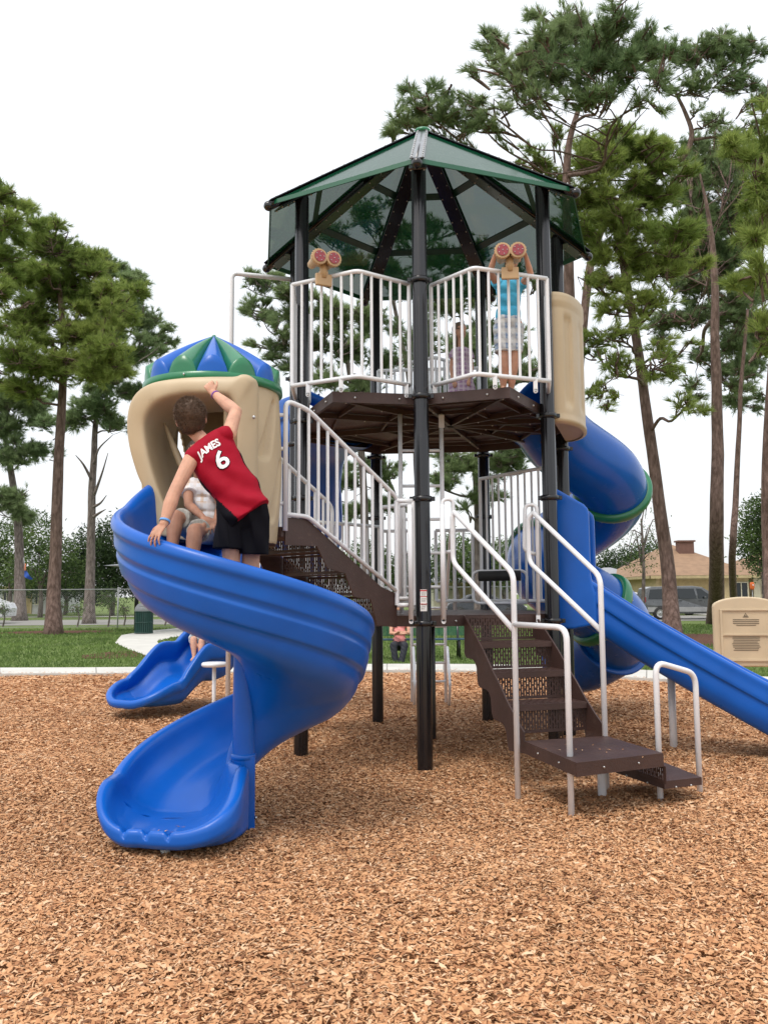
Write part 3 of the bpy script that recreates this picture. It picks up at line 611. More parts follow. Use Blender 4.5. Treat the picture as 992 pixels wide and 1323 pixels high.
def slope_rail(off, zr=.0):
    mb = MB(); T0, T1, T2 = sp(-.01, 2.22, off), sp(L*.84, 2.82, off), sp(L+.03, 2.86, off); B0, B1, B2 = sp(-.01, 1.45, off), sp(L*.84, 2.015, off), sp(L+.03, 2.02, off)
    mb.tube(fillet([B0, T0, T1, T2, B2+Vector((0, 0, -.12))], .07), .0185, 10); mb.tube(fillet([B0, B1, B2], .05), .017, 10)
    n = 12
    for i in range(1, n):
        x = L*i/n; zt = 2.22+(2.82-2.22)*min(1, x/(L*.84)); zb = 1.45+(2.015-1.45)*min(1, x/(L*.84)); mb.tube([sp(x, zb, off), sp(x, zt, off)], .0125, 8, False)
    o = mb.build('stair_rail', M['white'], stL); return o
slope_rail(-.012); slope_rail(.80)
mb = MB(); e = sp(L+.04, 0, -.0)
for z in (2.1, 2.5, 2.75): mb.tube([e+Vector((0, 0, z)), e+Vector((-.10, 0, z))], .015, 8)
mb.tube([e+Vector((-.09, .0, 1.95)), e+Vector((-.09, .0, 2.80))], .014, 8); mb.build('rail_bracket', M['white'], stL)

# ---------------------------------------------------------------- spiral slide
AX, AY = -.872, 5.41
Rz = lambda th: 1.99-.70*(th-180)/180 if th < 360 else 1.29-.93*(th-360)/180     # rim height
def prof_in():   # (r, h above bed) from pole outward: inner skin, then back along the outer skin
    a = [(.045, .30), (.075, .32), (.105, .30), (.13, .20), (.18, .08), (.26, .015), (.43, 0), (.52, .012), (.59, .06), (.665, .15), (.705, .27), (.725, .38), (.745, .425), (.77, .438), (.793, .43), (.806, .405), (.808, .375), (.795, .355),
         (.79, .33), (.788, .28), (.785, .262), (.775, .250), (.766, .225), (.772, .205), (.768, .185), (.75, .12), (.742, .105), (.724, .095), (.710, .075), (.706, .05), (.68, .0), (.60, -.06), (.43, -.10), (.30, -.13), (.16, -.17), (.045, -.20)]
    return a
def wall_h(th): return .435 if th < 390 else .435-.20*min(1, (th-390)/150)
def slide_spiral():
    pr = prof_in(); rings = []
    def ring(th, adv=0.0):
        wh = wall_h(th); bed = max(.115, Rz(th)-wh); a = math.radians(th); k = wh/.435; q = []
        hs = 1.0+(0.24*max(0, (175-th)/22) if 153 < th < 175 else 0 if th >= 175 else .24-1.1*min(1, (153-th)/7)); flat = min(1, max(0, (th-430)/90))
        for r, h in pr:
            hh = h*k if h > 0 else h*(1-.72*flat)
            if h > .3 and r > .7: hh = h*k*hs
            if r < .2 and h > 0: hh = h*(k+(.95-k)*flat)
            z = max(bed+hh, .045+.01*(r/.83)); q.append(Vector((AX+r*math.cos(a), AY+r*math.sin(a)-adv, z)))
        return smooth_path(q, 2)
    for i in range(133): rings.append(ring(112+(540-112)*i/132))
    for adv in (.04, .08, .12, .16):
        q = ring(540, adv); cx0 = AX-.43; wd_ = .27*(adv/.16)**1.5
        rings.append([Vector((cx0+(p.x-cx0)*(1+wd_) if p.x > cx0 else p.x, p.y, p.z)) for p in q])
    mb = MB(); mb.loft(rings)
    # the bow of the exit: the half profile swings round from the outer wall to the inner wall
    last = rings[-1]; Cx, Cy = AX-.43, AY-.16
    iu = max(i for i in range(20, len(pr)) if abs(pr[i][0]-.43) < 1e-6); iu *= 2; half_o = last[12:iu+1]; half_i = last[12::-1]+last[:iu:-1]+[last[iu]]
    def resample(P_, K):
        d = [0.0]
        for i in range(1, len(P_)): d.append(d[-1]+(P_[i]-P_[i-1]).length)
        o_ = []; j = 0
        for k in range(K+1):
            s = d[-1]*k/K
            while j < len(d)-2 and d[j+1] < s: j += 1
            o_.append(P_[j].lerp(P_[j+1], (s-d[j])/max(1e-6, d[j+1]-d[j])))
        return o_
    K = 64; ho, hi = resample(half_o, K), resample(half_i, K)
    ho = [(abs(p.x-Cx), p.z) for p in ho]; hi = [(abs(p.x-Cx), p.z) for p in hi]
    # front lip profile: floor, soft rise, rounded roll, underside
    lipP = [(.0, .125), (.10, .122), (.22, .118), (.30, .122), (.345, .138), (.365, .156), (.382, .158), (.396, .145), (.400, .12), (.400, .085), (.37, .055), (.30, .048), (.15, .045), (.0, .045)]
    lp = resample([Vector((x, 0, z)) for x, z in lipP], K); lp = [(p.x, p.z) for p in lp]
    N = 150; rr = []
    for i in range(N+1):
        f = i/N; ang = PI+PI*f; wo = max(0, 1-f/.40); wi = max(0, (f-.60)/.40); s3 = lambda t: t*t*(3-2*t); wo, wi = s3(wo), s3(wi); wl = 1-wo-wi; q = []
        ca, sa = math.cos(ang), math.sin(ang); e = 2.5+1.3*wi*1.0+(.8 if f > .5 else 1.6*max(0, f-.0)*.0)*min(1, max(0, (f-.5)/.25)); sq = (abs(ca)**e+abs(sa)**e)**(-1/e)
        for (ro, zo), (ri, zi), (rl, zl) in zip(ho, hi, lp):
            r = ro*wo+ri*wi+rl*wl*(1+.27*min(1, max(0, (f-.45)/.25))); z = zo*wo+zi*wi+zl*wl; x = Cx+r*sq*ca; y = Cy+r*sq*sa*.93
            if zl > .10 and rl < .40:
                for gx, w_ in ((-.145, .013), (-.015, .016), (.115, .013)):
                    g = math.exp(-((x-Cx-gx)/w_)**2)*min(1, max(0, (Cy-.18-y)/.20)); z -= .026*g
            q.append(Vector((x, y, z)))
        rr.append(q)
    mb.loft(rr)
    o = mb.build('spiral_slide', M['blue'], PS)
    bm = bmesh.new(); bm.from_mesh(o.data); bmesh.ops.remove_doubles(bm, verts=bm.verts, dist=.0015); bmesh.ops.recalc_face_normals(bm, faces=bm.faces); bm.to_mesh(o.data); bm.free()
    return o
ss = slide_spiral()
mb = MB(); mb.tube([(AX, AY, -.1), (AX, AY, .50), (AX, AY, 1.55), (AX, AY, 2.0)], [.070, .068, .062, .06], 28); mb.lathe([(.069, .44), (.076, .445), (.078, .47), (.069, .475)], (AX, AY, 0), 28)
mb.loft([[Vector((AX+.0, AY-.069, z)), Vector((AX+.078, AY-.05, z)), Vector((AX+.078, AY-.035, z)), Vector((AX, AY-.05, z))] for z in (.03, .25, .46)], True, True, smooth=False)
cp = mb.build('centre_pole', M['blue'], ss); mb = MB(); mb.ball((AX+.085, AY-.047, .10), .010, 8); stud(mb, cp, M['steel'])
mb = MB(); mb.tube([(-1.235, 4.98, -.08), (-1.235, 4.98, .06)], .028, 12); mb.build('exit_leg', mat('galvanised', (.5, .49, .46), .45, metal=.3), ss)
mb = MB(); cb2 = mat('copper_bolt', (.5, .3, .15), .35, metal=.6)
for x in (-1.41, -1.28, -1.16):
    for yy in (5.00, 5.07): mb.ball((x, yy, .104 if yy > 5.03 else .108), .009, 8)
stud(mb, ss, cb2)

# ---------------------------------------------------------------- hood with dome
HC = Vector((-1.235, 6.17, 0)); HB, HT = 1.79, 2.90
OC = math.radians(-112)
def hood():
    nA, nZ = 220, 70; R0 = .475
    def slot(a, z):
        d = 0
        for a0, z0, a1, z1, w0, w1 in ((-17, 2.78, -33, 2.42, .04, .10), (-6, 2.36, -18, 2.0, .035, .07)):
            t = (z-z0)/(z1-z0)
            if -.12 < t < 1.12:
                c = math.radians(a0+(a1-a0)*t); w = w0+(w1-w0)*t; f = abs(math.atan2(math.sin(a-c), math.cos(a-c)))/w; tt = max(0, -t, t-1)/.12; q = math.sqrt(f*f*.8+tt*tt)
                d = max(d, .05*max(0, min(1, (1.15-q)/.35)))
        return d
    def rad(a, z):
        t = (z-HB)/(HT-HB); return R0*(1.0+.05*math.sin(PI*min(1, t*1.05))-.03*(1-t)**2)
    def P(i, j, off):
        a = 2*PI*i/nA; z = HB+(HT-HB)*j/nZ; r = rad(a, z)+off-(slot(a, z) if off == 0 else 0); return Vector((HC.x+r*math.cos(a), HC.y+r*math.sin(a), z))
    def solid(i, j):
        a = 2*PI*(i+.5)/nA; z = HB+(HT-HB)*(j+.5)/nZ; t = (z-HB)/(HT-HB)
        dl = lambda c: math.atan2(math.sin(a-c), math.cos(a-c))
        if -.95 < dl(OC) < .72 and t < .93: return False
        if abs(dl(math.radians(35))) < .42 and t < .80: return False        # doorway from the stair landing
        for c_, sl, w_ in ((98, -.55, .085), (75, .5, .05), (128, .4, .07)):            # slanting window slots
            u = (t-.52)/.30
            if abs(u) < 1 and abs(dl(math.radians(c_)+sl*(t-.5))) < w_*math.sqrt(1-u*u): return False
        return True
    idx = {}; bm = bmesh.new()
    def vert(i, j, s):
        i %= nA; k = (i, j, s)
        if k not in idx: idx[k] = bm.verts.new(P(i, j, 0 if s == 0 else -.045))
        return idx[k]
    S = [[solid(i, j) for j in range(nZ)] for i in range(nA)]
    for i in range(nA):
        for j in range(nZ):
            if not S[i][j]: continue
            bm.faces.new([vert(i, j, 0), vert(i+1, j, 0), vert(i+1, j+1, 0), vert(i, j+1, 0)]); bm.faces.new([vert(i, j, 1), vert(i, j+1, 1), vert(i+1, j+1, 1), vert(i+1, j, 1)])
            for di, dj, e in ((-1, 0, ((i, j), (i, j+1))), (1, 0, ((i+1, j+1), (i+1, j))), (0, -1, ((i+1, j), (i, j))), (0, 1, ((i, j+1), (i+1, j+1)))):
                ii, jj = (i+di) % nA, j+dj
                if jj < 0 or jj >= nZ or not S[ii][jj]:
                    a, b = e; bm.faces.new([vert(*a, 0), vert(*b, 0), vert(*b, 1), vert(*a, 1)])
    for f in bm.faces: f.smooth = True
    bmesh.ops.recalc_face_normals(bm, faces=bm.faces)
    me = bpy.data.meshes.new('hood_shell'); bm.to_mesh(me); bm.free(); me.materials.append(M['tan'])
    o = bpy.data.objects.new('hood_shell', me); col.objects.link(o); md = o.modifiers.new('s', 'SMOOTH'); md.factor = .5; md.iterations = 5
    return o
hs_ = bpy.data.objects.new('slide_hood', None); col.objects.link(hs_); par(hs_, PS)
sh = hood(); par(sh, hs_)
# moulded entry frame: a wide flared arch standing proud of the shell
Oo = [(196, 690, 5.72), (190, 640, 5.74), (177, 608, 5.76), (167, 572, 5.76), (165, 538, 5.75), (173, 512, 5.72), (194, 496, 5.68), (232, 489, 5.64), (272, 487, 5.62), (303, 487, 5.60), (314, 484, 5.59), (324, 488, 5.60), (330, 500, 5.64), (330, 560, 5.66), (328, 640, 5.66), (324, 704, 5.66)]
Ii = [(246, 700, 5.70), (222, 672, 5.72), (204, 634, 5.72), (191, 590, 5.72), (186, 552, 5.71), (192, 530, 5.68), (208, 515, 5.64), (236, 508, 5.62), (266, 507, 5.60), (286, 508, 5.58), (297, 512, 5.58), (304, 523, 5.58), (307, 538, 5.58), (307, 580, 5.58), (306, 640, 5.58), (304, 704, 5.58)]
po = smooth_path([at(*q) for q in Oo], 6); pi_ = smooth_path([at(*q) for q in Ii], 6); rings_ = []
axis = Vector((HC.x, HC.y, 2.35))
for k, (o_, i_) in enumerate(zip(po, pi_)):
    u = k/(len(po)-1); inn = (i_-o_).normalized(); bk_ = Vector((.04, 1, 0)).normalized()
    dpt = .34 if u < .55 else .34-.24*min(1, (u-.55)/.12); outb = o_+bk_*dpt+(Vector((HC.x, HC.y, o_.z))-o_).normalized()*.06; left = max(0, 1-u*2.2)
    lw = i_+bk_*.30+inn*(.01+.03*left); dp = i_+bk_*.52+inn*.02+Vector((.05, 0, 0))
    rings_.append([outb, o_+bk_*min(.12, dpt*.6)+inn*-.004, o_+bk_*.035, o_+inn*.010+bk_*.008, o_+inn*.028, o_.lerp(i_, .5)+bk_*-.004, i_-inn*.022, i_-inn*.006+bk_*.006, i_+bk_*.035, i_+bk_*.14+inn*.006, lw, dp])
mb = MB(); mb.loft(rings_); fr_ = mb.build('entry_frame', M['tan'], hs_); md = fr_.modifiers.new('t', 'SOLIDIFY'); md.thickness = .012; md = fr_.modifiers.new('s', 'SUBSURF'); md.levels = 1; md.render_levels = 1
mb = MB(); q = at(338, 539, 5.66); mb.ball(at(328, 539, 5.60), .014, 10, (1, .6, 1)); mb.ball((HC.x-.1, HC.y-.5, HT+.02), .010, 8); stud(mb, sh, M['steel'])
mb = MB(); p0, p1_ = at(212, 545, 5.98), at(252, 640, 5.86)      # moulded rib inside the left wall
mb.tube(smooth_path([p0, p0.lerp(p1_, .5)+Vector((.0, .02, -.02)), p1_], 5), [.006+.020*math.sin(PI*i/10) for i in range(11)], 8); mb.build('inner_rib', M['tan'], hs_)
mb = MB(); mb.lathe([(.45, HT-.02), (.488, HT-.015), (.500, HT-.008), (.497, HT+.040), (.488, HT+.046), (.40, HT+.046)], HC, 64); mb.build('dome_band', M['green'], hs_)
ng = 14; domes = [MB(), MB()]; RD = .478; ztip = .43
for g in range(ng):
    walls, roofs = [], []
    for i in range(13):
        u = i/12; a = 2*PI*(g+u)/ng+.18; bulge = math.sin(PI*u)**.62 if 0 < u < 1 else 0; zs = .044+.115*bulge
        rw = RD-.004+.012*bulge; ri = rw-.022
        pt = lambda r, z: Vector((HC.x+r*math.cos(a), HC.y+r*math.sin(a), HT+z))
        walls.append([pt(rw, .040), pt(rw, .044+(zs-.044)*.5), pt(rw-.004, zs), pt(rw-.010, zs+.004)])
        roofs.append([pt(rw-.010, zs+.004)]+[pt((rw-.010)*(1-t)+.012*t, (zs+.004)*(1-t)+ztip*t+.012*math.sin(PI*t)*bulge) for t in (.15, .35, .55, .75, .9, 1)])
    domes[g % 2].loft(walls); domes[g % 2].loft(roofs)
domes[0].build('dome_gores', M['blue'], hs_); domes[1].build('dome_gores', M['green'], hs_)
mb = MB(); mb.ball((HC.x, HC.y, HT+ztip-.004), .016, 10); mb.build('dome_cap', M['green'], hs_)
mb = MB(); mb.lathe([(.02, HB), (.46, HB), (.46, HB+.03), (.02, HB+.03)], HC, 32); mb.build('hood_floor', M['brown'], hs_)

# ---------------------------------------------------------------- open trough slides along a path
def trough(name, path, width, wall, parent, m, wave=0, th=.03, roll=.03, exit_round=True, wallf=None):
    pth = smooth_path(path, 10); rings = []; n = len(pth)
    for i, p in enumerate(pth):
        t = (pth[min(n-1, i+1)]-pth[max(0, i-1)]); th_ = Vector((t.x, t.y, 0)).normalized(); s = Vector((-th_.y, th_.x, 0)); u = i/(n-1)
        h = (wallf(u) if wallf else wall)*(1+wave*math.sin(u*PI*3.2)); wd = width; q = []
        e = max(0, (u-.90)/.10); 
        for x, z in ((-.5, .45), (-.47, .7), (-.46, 1.0), (-.49, 1.06), (-.55, 1.02), (-.545, .86), (-.55, .62), (-.525, .56), (-.52, .3), (-.48, .1), (-.38, -.12), (0, -.16), (.38, -.12), (.48, .1), (.52, .3), (.525, .56), (.55, .62), (.545, .86), (.53, 1.03), (.49, 1.06), (.46, 1.0), (.45, .6), (.42, .28), (.33, .06), (.2, .0), (0, 0), (-.2, 0), (-.33, .06), (-.42, .28)):
            zz = z*h if z > 0 else z*h*.5
            q.append(p+s*(x*wd)+Vector((0, 0, zz)))
        rings.append(smooth_path(q+[q[0]], 3)[:-1])
    mb = MB(); mb.loft(rings, True); last = rings[-1]; C_ = last[75]; it, ib = 75, 33; K = 44; nq = len(last)
    hl = [last[(it+i) % nq] for i in range((ib-it) % nq+1)]; hr = [last[(it-i) % nq] for i in range((it-ib) % nq+1)]
    def rs_(P_):
        d = [0.0]
        for i in range(1, len(P_)): d.append(d[-1]+(P_[i]-P_[i-1]).length)
        o_ = []; j = 0
        for k in range(K+1):
            s_ = d[-1]*k/K
            while j < len(d)-2 and d[j+1] < s_: j += 1
            o_.append(P_[j].lerp(P_[j+1], (s_-d[j])/max(1e-6, d[j+1]-d[j])))
        return o_
    f_ = (pth[-1]-pth[-3]); f_.z = 0; f_.normalize(); s_v = Vector((-f_.y, f_.x, 0)); W2 = width*.5
    hl, hr = rs_(hl), rs_(hr); pr_l = [(abs((p-C_).dot(s_v)), p.z) for p in hl]; pr_r = [(abs((p-C_).dot(s_v)), p.z) for p in hr]; zc = C_.z; zb = min(p.z for p in last)
    lp = rs_([Vector((x*W2, 0, z)) for x, z in ((0, zc), (.5, zc-.004), (.78, zc+.012), (.9, zc+.045), (.98, zc+.07), (1.06, zc+.065), (1.1, zc+.03), (1.06, zc-.03), (.9, zb), (0, zb))]); rr = []
    sgn = 1 if (hl[K//2]-C_).dot(s_v) > 0 else -1
    for i in range(49):
        f = i/48; s3 = lambda t: t*t*(3-2*t); wo, wi = s3(max(0, 1-f/.42)), s3(max(0, (f-.58)/.42)); wl = 1-wo-wi; an = PI*f; ca, sa = math.cos(an), math.sin(an); sq = (abs(ca)**2.6+abs(sa)**2.6)**(-1/2.6)
        rr.append([Vector((C_.x, C_.y, zo*wo+zi*wi+zl*wl))+s_v*(sgn*(ro*wo+ri*wi+rl.x*wl)*sq*ca)+f_*((ro*wo+ri*wi+rl.x*wl)*sq*sa) for (ro, zo), (ri, zi), rl, zl in zip(pr_l, pr_r, lp, [q.z for q in lp])])
    mb.loft(rr); o = mb.build(name, m, parent)
    bm = bmesh.new(); bm.from_mesh(o.data); bmesh.ops.remove_doubles(bm, verts=bm.verts, dist=.0015); bmesh.ops.recalc_face_normals(bm, faces=bm.faces); bm.to_mesh(o.data); bm.free(); return o
# tall curving slide at the back left whose wavy run-out shows behind the spiral
wv = trough('wave_slide', [(-.45, 9.2, 3.08), (-.85, 9.75, 2.95), (-1.02, 10.5, 2.45), (-1.05, 11.2, 1.9), (-1.30, 11.75, 1.45), (-1.75, 11.85, 1.06), (-2.12, 11.5, .76), (-2.34, 11.15, .44), (-2.54, 10.9, .40), (-2.72, 10.66, .20), (-2.80, 10.54, .17)], .90, .32, PS, M['blue'], wave=.26, wallf=lambda u: .46-.17*u)
mb = MB(); mb.tube([(-1.9, 11.75, -.1), (-1.9, 11.75, .95)], .03, 12); mb.build('support_leg', M['white'], wv); mb = MB(); mb.tube([(-1.0, 10.9, -.1), (-1.0, 10.9, 2.1)], .04, 12); mb.build('support_leg', M['white'], wv)
mb = MB(); mb.lathe([(.30, 0), (.36, 0), (.38, .25), (.36, .5), (.31, .52), (.30, 0)], (-.42, 9.45, 3.12), 24, a0=.2, a1=PI*1.15)
mb.tube([(-.95, 9.1, 3.62), (-.35, 9.75, 3.46)], .07, 12); mb.build('slide_entry', M['blue'], wv)
# straight slide to the right
n1 = Vector((math.cos(A0+1.5*2*PI/7), math.sin(A0+1.5*2*PI/7), 0)); m1 = (hv(1, 1.34)+hv(2, 1.34))/2
def ss_p(d, z): return Vector((m1.x, m1.y, 0))+n1*d+Vector((0, 0, z))
st_ = trough('straight_slide', [ss_p(.05, 1.25), ss_p(.30, 1.17), ss_p(.8, .84), ss_p(1.4, .48), ss_p(1.95, .18), ss_p(2.3, .10), ss_p(2.8, .10)], .70, .40, PS, M['blue'])
mb = MB(); sd_ = Vector((-n1.y, n1.x, 0))
for sg in (-1, 1):   # entry wings: tall side panels
    o_ = m1+n1*.02+sd_*sg*.33; poly = [(0, 1.12), (0, 2.34), (.03, 2.385), (.07, 2.38), (.31, 2.23), (.345, 2.19), (.355, 2.14), (.355, 1.60), (.375, 1.50), (.40, 1.42), (.40, 1.16), (.2, 1.12)]
    mb.extr([o_+n1*x+Vector((0, 0, z-o_.z)) for x, z in poly], sd_*sg*.07)
wing = mb.build('entry_wing', M['blue'], st_); bv = wing.modifiers.new('b', 'BEVEL'); bv.width = .022; bv.segments = 3
mb = MB(); l_ = gz(870, 969); mb.tube([l_+Vector((0, 0, -.1)), l_+Vector((0, 0, .66))], .034, 14); mb.build('support_leg', M['white'], st_)

# tube slide
TX, TY, TRc, TR = 2.24, 10.05, .42, .395
path = [(1.55, 9.22, 3.46), (1.75, 9.32, 3.34), (2.0, 9.52, 3.10)]
for k in range(0, 26):
    th = math.radians(-66+k*22); path.append((TX+TRc*math.cos(th), TY+TRc*math.sin(th), 2.84-1.60*(k*22)/360))
    if path[-1][2] < .84: break
lastp = Vector(path[-1]); prv = Vector(path[-2]); dq = (lastp-prv); dq.z = 0; dq.normalize(); path += [lastp+dq*.35+Vector((0, 0, -.14)), lastp+dq*.7+Vector((0, 0, -.2))]
tp = smooth_path(path, 4); mb = MB(); mb.tube(tp, TR, 36, cap=False); ts = mb.build('tube_slide', M['blue_dark'], PS); ts.modifiers.new('t', 'SOLIDIFY').thickness = .02
def ring_at(i, m, name, w_=.058, rr=None):
    c = tp[i]; d = (tp[i+1]-tp[i-1]).normalized(); q = Vector((0, 0, 1)).rotation_difference(d).to_matrix(); R1 = TR
    t = MB(); t.lathe([(R1, -w_), (R1+.04, -w_), (R1+.055, -w_*.5), (R1+.055, w_*.5), (R1+.04, w_), (R1, w_)], c, 40, axis=q); ro = t.build(name, m, ts)
    t = MB()
    for k in range(20): a = 2*PI*k/20; t.ball(q @ Vector(((R1+.03)*math.cos(a), (R1+.03)*math.sin(a), w_+.004))+c, .010, 6)
    stud(t, ro, M['steel'])
nT = len(tp)
for fr in (.20, .48, .74): ring_at(int(nT*fr), M['green'], 'joint_ring')
ring_at(int(nT*.88), M['blue_dark'], 'joint_ring', .02)
# tan bay panel on the upper deck
mb = MB(); a, b = hv(1, 1.46), hv(2, 1.46); mid = (a+b)/2; R_ = (b-a).length/2*.88; ax = (b-a).normalized(); z0, z1 = 2.96, 4.14
def bay(u, z, off=0): 
    an = PI*(u); r = R_+off; dz_ = 0; return mid-ax*(r*math.cos(an))+n1*(r*math.sin(an)*.42)+Vector((0, 0, z-mid.z))
slots = [(.14, .24), (.36, .46), (.56, .66), (.78, .88)]
nu, nz_ = 72, 40; rings_ = []
for i in range(nu+1):
    u = i/nu; q = []
    for j in range(nz_+1):
        z = z0+(z1-z0)*j/nz_; dep = 0; t = (j/nz_)
        for s0, s1 in slots:
            cu = (s0+s1)/2; hw = (s1-s0)/2; fu = max(0, 1-((u-cu)/hw)**4) if abs(u-cu) < hw else 0; fz = 1 if .16 < t < .80 else max(0, 1-(min(abs(t-.16), abs(t-.80))/.05)) 
            dep = max(dep, .04*min(1, fu*2)*fz)
        dep -= .02 if t > .91 or t < .04 else 0
        q.append(bay(u, z, -dep))
    q = [bay(u, z0-.012, -.06)]+q+[bay(u, z1+.012, -.02), bay(u, z1+.006, -.07), bay(u, z0, -.09)]
    rings_.append(q)
mb.loft(rings_); cb = []
for i in range(nu+1): cb.append(bay(i/nu, z0, -.05))
mb.add(cb+[mid+Vector((0, 0, z0-mid.z))], [(i, i+1, nu+1) for i in range(nu)], False)
mb.build('bay_panel', M['tan'], PS)

# toy binoculars
def binoc(px, py, Y, rot, parent, name='toy_binoculars'):
    c = at(px, py, Y); R = Matrix.Rotation(rot, 3, 'Z'); t = MB(); f = R @ Vector((0, -1, 0)); s = R @ Vector((1, 0, 0))
    for sg in (-1, 1):
        q = c+s*sg*.062; t.tube([q+f*(-.13), q+f*(-.08), q+f*(.02), q+f*(.03), q+f*(.085)], [.035, .04, .045, .062, .064], 24, cap=True)
        for k in range(18): a = 2*PI*k/18; t.ball(q+f*.07+s*(.063*math.cos(a))+Vector((0, 0, .063*math.sin(a))), .008, 6)
    t.box(c+f*-.03, (.07, .10, .06), R, bev=.01); t.tube([c+Vector((0, 0, -.02)), c+Vector((0, 0, -.15))], [.035, .028], 12)
    zb = c+Vector((0, 0, -.165)); t.box(zb+f*.0, (.14, .035, .10), R, bev=.008); t.box(zb+Vector((0, 0, .06))+f*-.01, (.07, .06, .03), R, bev=.006)
    o = t.build(name, mat('tan_binocular_plastic', (.50, .33, .17), .4) if 'tan_binocular_plastic' not in bpy.data.materials else bpy.data.materials['tan_binocular_plastic'], parent)
    for sg in (-1, 1):
        l = MB(); q = c+s*sg*.062+f*.087; l.tube([q, q+f*.006], .047, 24)
        for k in range(5): a = 2*PI*k/5; l.ball(q+f*.008+s*(.035*math.cos(a))+Vector((0, 0, .035*math.sin(a))), .005, 6, mi=1)
        l.ball(q+f*.008, .005, 6, mi=1); l.build('lens', [M['red_lens'], M['steel']], o)
    return o
binoc(418, 337, 6.93, .42, PS); binoc(658, 328, 6.83, -.06, PS)

# fire pole, pod step, rear climber legs
mb = MB(); pt = hv(5, RP, 0); z = at(300, 353, 8.7).z; q = at(300, 353, 8.7)
mb.tube(fillet([(pt.x, pt.y, z), (q.x, q.y, z), (q.x, q.y, -.1)], .06), .024, 12); mb.build('sliding_pole', M['white'], PS)
mb = MB(); pc = at(277, 859, 10.0); mb.lathe([(0, .03), (.13, .03), (.145, .015), (.145, -.005), (.13, -.02), (0, -.02)], pc, 24); mb.tube([(pc.x, pc.y, -.1), (pc.x, pc.y, pc.z)], .022, 10); mb.build('pod_step', M['white'], PS)
mb = MB()
for x in (.35, .79):
    y = 11.45; mb.tube(fillet([(x, y, -.1), (x, y-.05, 1.1), (x, 10.2, 2.2), (x, 9.75, 2.2), (x, 9.75, 1.2)], .12), .021, 10); mb.tube(fillet([(x+.02, y-.12, .75), (x+.02, y-.5, .3), (x+.02, 11.2, -.05)], .05), .018, 8)
for k in range(5): z = .3+k*.24; y = 11.42-max(0, z-.8)*.9; mb.tube([(.35, y, z), (.79, y, z)], .015, 8)
mb.build('rear_climber', M['white'], PS)

# ================================================================== TREES
def tuft_mesh(tips, dirs, rng, per, length, width, spread):
    n = len(tips); tips = np.repeat(np.array(tips), per, 0); d = np.repeat(np.array(dirs), per, 0)
    k = len(tips); v = rng.normal(0, 1, (k, 3)); v /= np.linalg.norm(v, axis=1)[:, None]
    dd = d+v*spread; dd[:, 2] += .18; dd /= np.linalg.norm(dd, axis=1)[:, None]
    L = rng.uniform(.6, 1.1, k)[:, None]*length; s = np.cross(dd, rng.normal(0, 1, (k, 3))); s /= np.linalg.norm(s, axis=1)[:, None]
    st = tips-d*rng.uniform(0, .6, k)[:, None]*length*.6; end = st+dd*L; end[:, 2] -= .12*L[:, 0]
    V = np.stack([st-s*width, st+s*width, end], 1)
    return V.reshape(-1, 3)
def tri_obj(name, V, m, parent):
    n = len(V)//3; me = bpy.data.meshes.new(name); me.vertices.add(n*3); me.vertices.foreach_set('co', V.astype(np.float32).ravel()); me.loops.add(n*3); me.loops.foreach_set('vertex_index', np.arange(n*3, dtype=np.int32))
    me.polygons.add(n); me.polygons.foreach_set('loop_start', np.arange(n, dtype=np.int32)*3); me.polygons.foreach_set('loop_total', np.full(n, 3, np.int32)); me.update(); me.validate()
    me.materials.append(m); o = bpy.data.objects.new(name, me); col.objects.link(o); par(o, parent); return o
def trunk_tube(mb, pts, r0, r1, n=14, flare=True):
    P = smooth_path(pts, 5); k = len(P); rs = []
    for i in range(k):
        u = i/(k-1); r = r0+(r1-r0)*u
        if flare: r *= 1+.55*math.exp(-u*22)
        rs.append(r*(1+.05*noise.noise(P[i]*1.5)))
    mb.tube([p+Vector((.05*noise.noise(p*.5), 0, 0)) for p in P], rs, n); return P, rs
